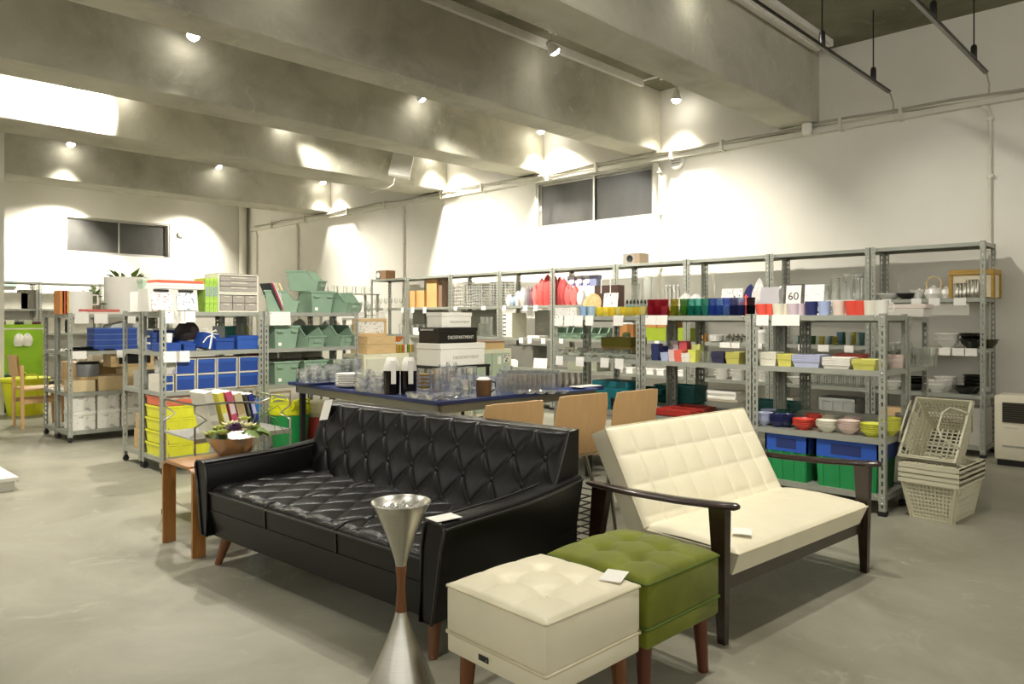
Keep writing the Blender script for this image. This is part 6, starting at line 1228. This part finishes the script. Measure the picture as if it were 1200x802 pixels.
x, y = tp(668, 459); single('tray', m_sqbowl(.40, .2, .018, plc('#4a5a8c')), 'blue tray at the right end of the table', 'tray', (x, y, TZ1), R(-3)); x, y = tp(686, 456); tag(MB().box(-.12, .12, -.06, .06, 0, .004).build('paper_sheet', M_PAPER, None, (x, y, TZ1 + .02), R(-3)), 'white paper strip on the right-hand blue tray', 'paper')
for k in range(4): x, y = tp(655 + 7.5 * k, 455 - .6 * k); single('steel_tumbler', m_tumbler(.033, .12 - .004 * k, M_BRUSH, .92), 'brushed steel tumbler on the right end of the table, ' + ['first', 'second', 'third', 'fourth'][k] + ' from left', 'tumbler', (x, y, TZ1 + .0), 0, 'steel tumblers')
# small coloured bottles row beyond the jugs
for k in range(6): single('spice_jar', m_tumbler(.014, .09, plc(['#b58a2a', '#8f9a2a', '#c86a2a', '#e8e0d0', '#6a8a3a', '#d8b84a'][k], .4), 1), 'tiny %s jar on the cream cabinet' % ['amber', 'olive', 'orange', 'white', 'green', 'mustard'][k], 'jar', (xA(467 + 3 * k, 6.66), 6.67, .871), 0, 'tiny spice jars')
# ---------------------------------------------------------------- far left racks
def l0(u, b=.12): return at('L0', u, b)
Z0 = L0LEV; M_WCART = printmat('white_carton', '#e8e5da', '#b9b7b4', 9, 14, .6)
for j in range(2):
    for k in range(3): boxlid('white_carton', 'white carton with grey print, %s row, %s from left' % (['lower', 'upper'][j], ['first', 'second', 'third'][k]), 'box', .215, .28, .19, M_WCART, (l0x[0] + .16 + .235 * k, YL0 + .2, Z0[0] + .191 * j), 0, .04, group='white cartons')
for k, (a, w, h, c, l_) in enumerate(((.16, .22, .12, '#d8c49a', 'small'), (.42, .24, .15, '#cdb488', 'middle'), (.72, .34, .24, '#d2ba8c', 'large open'))): boxlid('carton', l_ + ' kraft carton on the second shelf of the white carton rack', 'box', w, .26, h, plc(c, .7), (l0x[0] + a, YL0 + .2, Z0[1]), 0)
t = thing('tissue_box', 'dark-fronted wooden box on the second shelf of the white carton rack', 'box', (l0x[0] + .62, YL0 + .2, Z0[1] + .241), 0); MB().box(-.2, .24, -.12, .12, 0, .165).build('box_body', M_LTWOOD, t, ang=0); MB().box(-.12, .2, -.122, -.12, .03, .14).build('dark_front', M_BLACK, t, ang=0)
t = thing('cooking_pot', 'grey steel pot on the kraft cartons at far left', 'pot', (l0x[0] + .24, YL0 + .2, Z0[1] + .151), 0); MB().lathe([(0, 0), (.11, 0), (.115, .13), (.11, .13), (0, .12)], 20).build('pot_body', mat('pot_grey', '#8f9092', .35, .6), t); MB().lathe([(.118, .13), (.1, .15), (.02, .155), (0, .156)], 20).build('lid', M_BLACK, t)
boxlid('carton', 'low carton under the kraft pot row at the very left', 'box', .2, .2, .03, M_CARDB, (l0x[0] + .24, YL0 + .2, Z0[1] + .1205), 0)
for k in range(5): x, y = l0(90 + 9 * k, .1); tag(MB().lathe([(0, 0), (.09, 0), (.1, .015), (.085, .02), (0, .012)], 18).build('frying_pan', M_BLACK, None, (x, YL0 + .12 + .04 * (k % 2), Z0[2] + .022 * (k % 2)), 0), 'black shallow pan on the third shelf at far left', 'pan', 'black pans')
t = thing('kitchen_machine', 'rounded grey-white machine on the far left rack', 'machine', (l0x[0] + .55, YL0 + .25, Z0[2] + .045), 0); MB().prism([(-.2, 0), (.2, 0), (.2, .25), (.05, .26), (-.1, .22), (-.18, .12)], -.12, .12, 'y').build('machine_body', mat('machine_grey', '#d6d4cb', .35), t, ang=30); MB().lathe([(.03, -.122), (.03, -.13), (0, -.131)], 12, mtx=Matrix.Translation((-.1, 0, .08)) @ Matrix.Rotation(PI/2, 4, 'X') @ Matrix.Translation((0, 0, .244))).build('dial', M_BLACK, t)
for j in range(4): d_ = boxlid('blue_drawer_box', 'blue paper drawer in the far rack seen between the posts, %s' % ['bottom', 'second', 'third', 'top'][j], 'drawer', .42, .24, .058, plc('#2c4a9a', .5), (xA(132, YL0 + .15), YL0 + .16, Z0[2] + .06 * j), 0, .014, plc('#5a78b8', .5), 'blue paper drawers')
# on top of the far left racks
ex, ey = l0(93, .2)
t = thing('enamel_canister', 'white enamel pot with two loop handles on the far left rack', 'pot', (ex, ey, Z0[3]), 0); MB().lathe([(0, 0), (.12, 0), (.122, .235), (.115, .235), (0, .22)], 24).build('pot_body', WCER, t)
for s in (-1, 1): MB().tube([(s*.115, -.01, .2), (s*.17, -.01, .2), (s*.17, -.01, .1), (s*.115, -.01, .1)], .01, 6).build('handle', WCER, t)
for k, c in enumerate(('#d88a3a', '#c8503a', '#e0b04a')): x, y = l0(69 + 3.6 * k, .25); o = MB().box(-.02, .02, -.1, .1, 0, .24).build('upright_book', plc(c, .5), None, (x, y, Z0[3])); tag(o, ['orange', 'red', 'amber'][k] + ' upright book beside the enamel pot', 'book')
for k in range(2): x, y = l0(112, .2); boxlid('flat_book', ['pale flat book', 'red and white flat book'][k] + ' lying on the far left rack', 'book', .4, .22, .025, plc(['#e6dcd0', '#d86a5e'][k], .5), (x, y, Z0[3] + .026 * k), R(4 * k))
wxp, wyp = xA(150, 9.0), 9.02
t = thing('white_planter', 'large white cylinder planter with a leafy plant on the far rack', 'planter', (wxp, wyp, Z0[3]), 0); MB().lathe([(0, 0), (.235, 0), (.24, .42), (.22, .42), (.21, .38), (0, .38)], 32).build('planter_body', mat('matte_white', '#f0ede4', .7, var=.01), t)
for k in range(18):
    a = random.random()*2*PI; l_ = .1 + .08*random.random(); mt = Matrix.Translation((.1*math.cos(a), .1*math.sin(a), .40)) @ Matrix.Rotation(a, 4, 'Z') @ Matrix.Rotation(R(-random.uniform(15, 75)), 4, 'Y'); MB().add([(0, 0, 0), (l_*.5, -l_*.2, .01), (l_, 0, -.02), (l_*.5, l_*.2, .01)], [(0, 1, 2, 3)], mt).build('leaf', M_LEAF, t)
    MB().tube([(0, 0, .36), (.1*math.cos(a), .1*math.sin(a), .40)], .003, 4).build('stem', M_LEAF, t)
ppx, ppy = xA(110, 9.05), 9.05
t = thing('leafy_pot_plant', 'small leafy plant left of the white planter', 'plant', (ppx, ppy, Z0[3]), 0); MB().lathe([(0, 0), (.05, 0), (.07, .1), (.06, .1), (0, .08)], 16).build('pot', plc('#8a7f68', .7), t)
for k in range(20):
    a = random.random()*2*PI; mt = Matrix.Translation((.05*math.cos(a), .05*math.sin(a), .1 + .15*random.random())) @ Matrix.Rotation(a, 4, 'Z') @ Matrix.Rotation(R(-random.uniform(0, 70)), 4, 'Y'); MB().add([(0, 0, 0), (.05, -.025, .01), (.1, 0, -.01), (.05, .025, .01)], [(0, 1, 2, 3)], mt).build('leaf', M_LEAF, t)
# ---------------------------------------------------------------- beyond: chair, desk, tubs, lime panel, far racks' goods
cx_, cy_ = 2.42, 10.05
t = thing('wooden_chair', 'light wooden chair seen from the side at far left', 'chair', (cx_, cy_, 0), R(-90))
# local faces +y => world +x ; back at -y
for sx in (-1, 1): MB().hexa([(sx*.19-.016, -.23, 0), (sx*.19+.016, -.23, 0), (sx*.19+.016, -.20, 0), (sx*.19-.016, -.20, 0)], [(sx*.19-.016, -.24, .72), (sx*.19+.016, -.24, .72), (sx*.19+.016, -.205, .72), (sx*.19-.016, -.205, .72)]).build('leg', M_PLY, t, ang=0); MB().hexa([(sx*.2-.018, .18, 0), (sx*.2+.018, .18, 0), (sx*.2+.018, .21, 0), (sx*.2-.018, .21, 0)], [(sx*.19-.018, .16, .43), (sx*.19+.018, .16, .43), (sx*.19+.018, .2, .43), (sx*.19-.018, .2, .43)]).build('leg', M_PLY, t, ang=0); MB().box(sx*.19-.012, sx*.19+.012, -.2, .17, .28, .33).build('side_stretcher', M_PLY, t, ang=0)
MB().rbox(-.22, .22, -.21, .23, .43, .46, .012, 2).build('seat', M_PLY, t); MB().grid(lambda u, v: (-.215 + .43*u, -.245 + .03*math.sin(PI*u)*-1 - .02*v, .60 + .24*v), 10, 4).grid(lambda u, v: (-.215 + .43*u, -.26 + .03*math.sin(PI*u)*-1 - .02*v, .60 + .24*v), 10, 4).build('backrest', M_PLY, t)
dx0, dx1 = 2.72, xA(185, 9.75)
t = thing('wooden_desk', 'light wooden desk behind the far left racks', 'desk', (dx0, 9.75, 0), 0); w = dx1 - dx0
MB().rbox(0, w, 0, .6, .70, .73, .005, 1).build('desk_top', M_LTWOOD, t); MB().box(.0, .03, .02, .58, 0, .70).build('side_panel', M_LTWOOD, t, ang=0); MB().box(w - .03, w, .02, .58, 0, .70).build('side_panel', M_LTWOOD, t, ang=0); MB().box(.03, w - .03, .5, .53, .3, .7).build('modesty_panel', M_LTWOOD, t, ang=0)
for k in range(5): boxlid('desk_item', 'small white item scattered on the wooden desk', 'item', .1 + .03*(k % 3), .08, .05 + .03*(k % 2), M_PAPER, (dx0 + .12 + .17*k, 9.95 + .1*(k % 2), .731), R(15*k), group='items on the wooden desk')
ty = 11.9
tx_ = xA(31, 11.3); tub('flexible_tub', 'large bright yellow-green tub behind the wooden chair', tx_ + .0, 11.35, 0, .2, .27, .48, mat('tub_lime', '#dfe21e', .5), MATS['tub_lime'])
t = thing('lime_locker', 'tall lime green cabinet with white bags hanging at far left', 'cabinet', (xA(24, 12.4), 12.4, 0), 0)
MB().box(-.28, .28, 0, .5, .05, 1.17).build('carcass', mat('lime_paint', '#9ecf1c', .45), t, ang=0); MB().box(-.26, .26, .02, .48, 0, .05).build('plinth', M_BLACK, t, ang=0); MB().box(-.29, .29, -.012, .51, 1.10, 1.12).build('white_trim', M_PAPER, t, ang=0)
for k in range(2): blob('hanging_bag', 'small white bag hanging on the lime cabinet, %s' % ['left', 'right'][k], 'bag', 0, 0, .13, .08, .17, M_PAPER, 'L1', .8, k, .08).location = (xA(22 + 10*k, 12.34), 12.34, .86)
boxlid('dark_green_box', 'dark green box beside the yellow-green tub', 'box', .3, .4, .5, plc('#14563a', .5), (xA(11, 12.0), 12.0, 0), 0)
for k, c in enumerate(('#7a3040', '#e8e4dc', '#2c2c30', '#c8c4b8', '#5a2a3a')): o = boxlid('folded_cloth', ['maroon', 'white', 'black', 'grey', 'plum'][k] + ' folded cloth on the lime cabinet', 'cloth', .1, .3, .04 + .02*(k % 2), plc(c, .8), (xA(24, 12.4) - .22 + .11*k, 12.62, 1.171), 0)
Zw = BRLEV
for i, (u, w, h, c, lv) in enumerate(((12, .5, .3, '#dcd8cc', 3), (33, .3, .36, '#a09c90', 3), (62, .5, .3, '#e4e0d4', 3), (88, .4, .24, '#cfcabc', 3), (105, .3, .3, '#8a887e', 3), (15, .6, .3, '#a7a59a', 2), (58, .6, .3, '#e2dccf', 2), (90, .5, .26, '#d8d4c8', 2), (140, .5, .3, '#d6cbb4', 3), (165, .4, .3, '#c8c4b6', 3))):
    x, y = at('BW', u, .2); boxlid('storage_carton', ['white', 'grey', 'ivory', 'pale grey', 'dark grey', 'mid grey', 'cream', 'silver grey', 'tan', 'stone'][i] + ' carton on the far wall racks', 'box', w, .3, h, plc(c, .6), (x, y, Zw[lv]), 0)
sx_, sy_ = xA(8, YB - .03), YB - .03
tag(MB().box(-.16, .16, 0, .02, -.07, .07).build('exit_sign', mat('green_sign', '#bfe6cf', .5), None, (xA(9, YB - .03), YB - .03, zA(331, xA(9, YB - .03), YB - .03))), 'small pale green sign on the far wall at the left edge', 'sign')

# ---------------------------------------------------------------- tell look-alikes apart in their labels: by column from the left, then by height
def tell_apart():
    bpy.context.view_layer.update(); by = {}
    for o in bpy.data.objects:
        if o.parent is None and 'label' in o: by.setdefault(o['label'], []).append(o)
    def nth(n): return '%d%s' % (n, 'th' if 10 <= n % 100 <= 20 else {1: 'st', 2: 'nd', 3: 'rd'}.get(n % 10, 'th'))
    for lab, os in by.items():
        if len(os) < 2: continue
        piles = []
        for o in os:
            for p in piles:
                if math.hypot(o.location.x - p[0].location.x, o.location.y - p[0].location.y) < .03: p.append(o); break
            else: piles.append([o])
        def col(p): q = p[0].location; return (SA * q.x - CA * q.y) / dep(q.x, q.y)
        piles.sort(key=col)
        for i, p in enumerate(piles):
            p.sort(key=lambda o: o.location.z); a = ''
            if len(piles) > 1: a = ', leftmost' if i == 0 else ', rightmost' if i == len(piles) - 1 else ', %s from left' % nth(i + 1)
            for j, o in enumerate(p):
                b = '' if len(p) == 1 else ', bottom' if j == 0 else ', top' if j == len(p) - 1 else ', %s up' % nth(j + 1)
                o['label'] = lab + a + b
                if 'group' not in o: o['group'] = lab
    for o in bpy.data.objects:
        if 'label' in o and len(o['label'].split()) > 16: print('LONG', o['label'])
tell_apart()
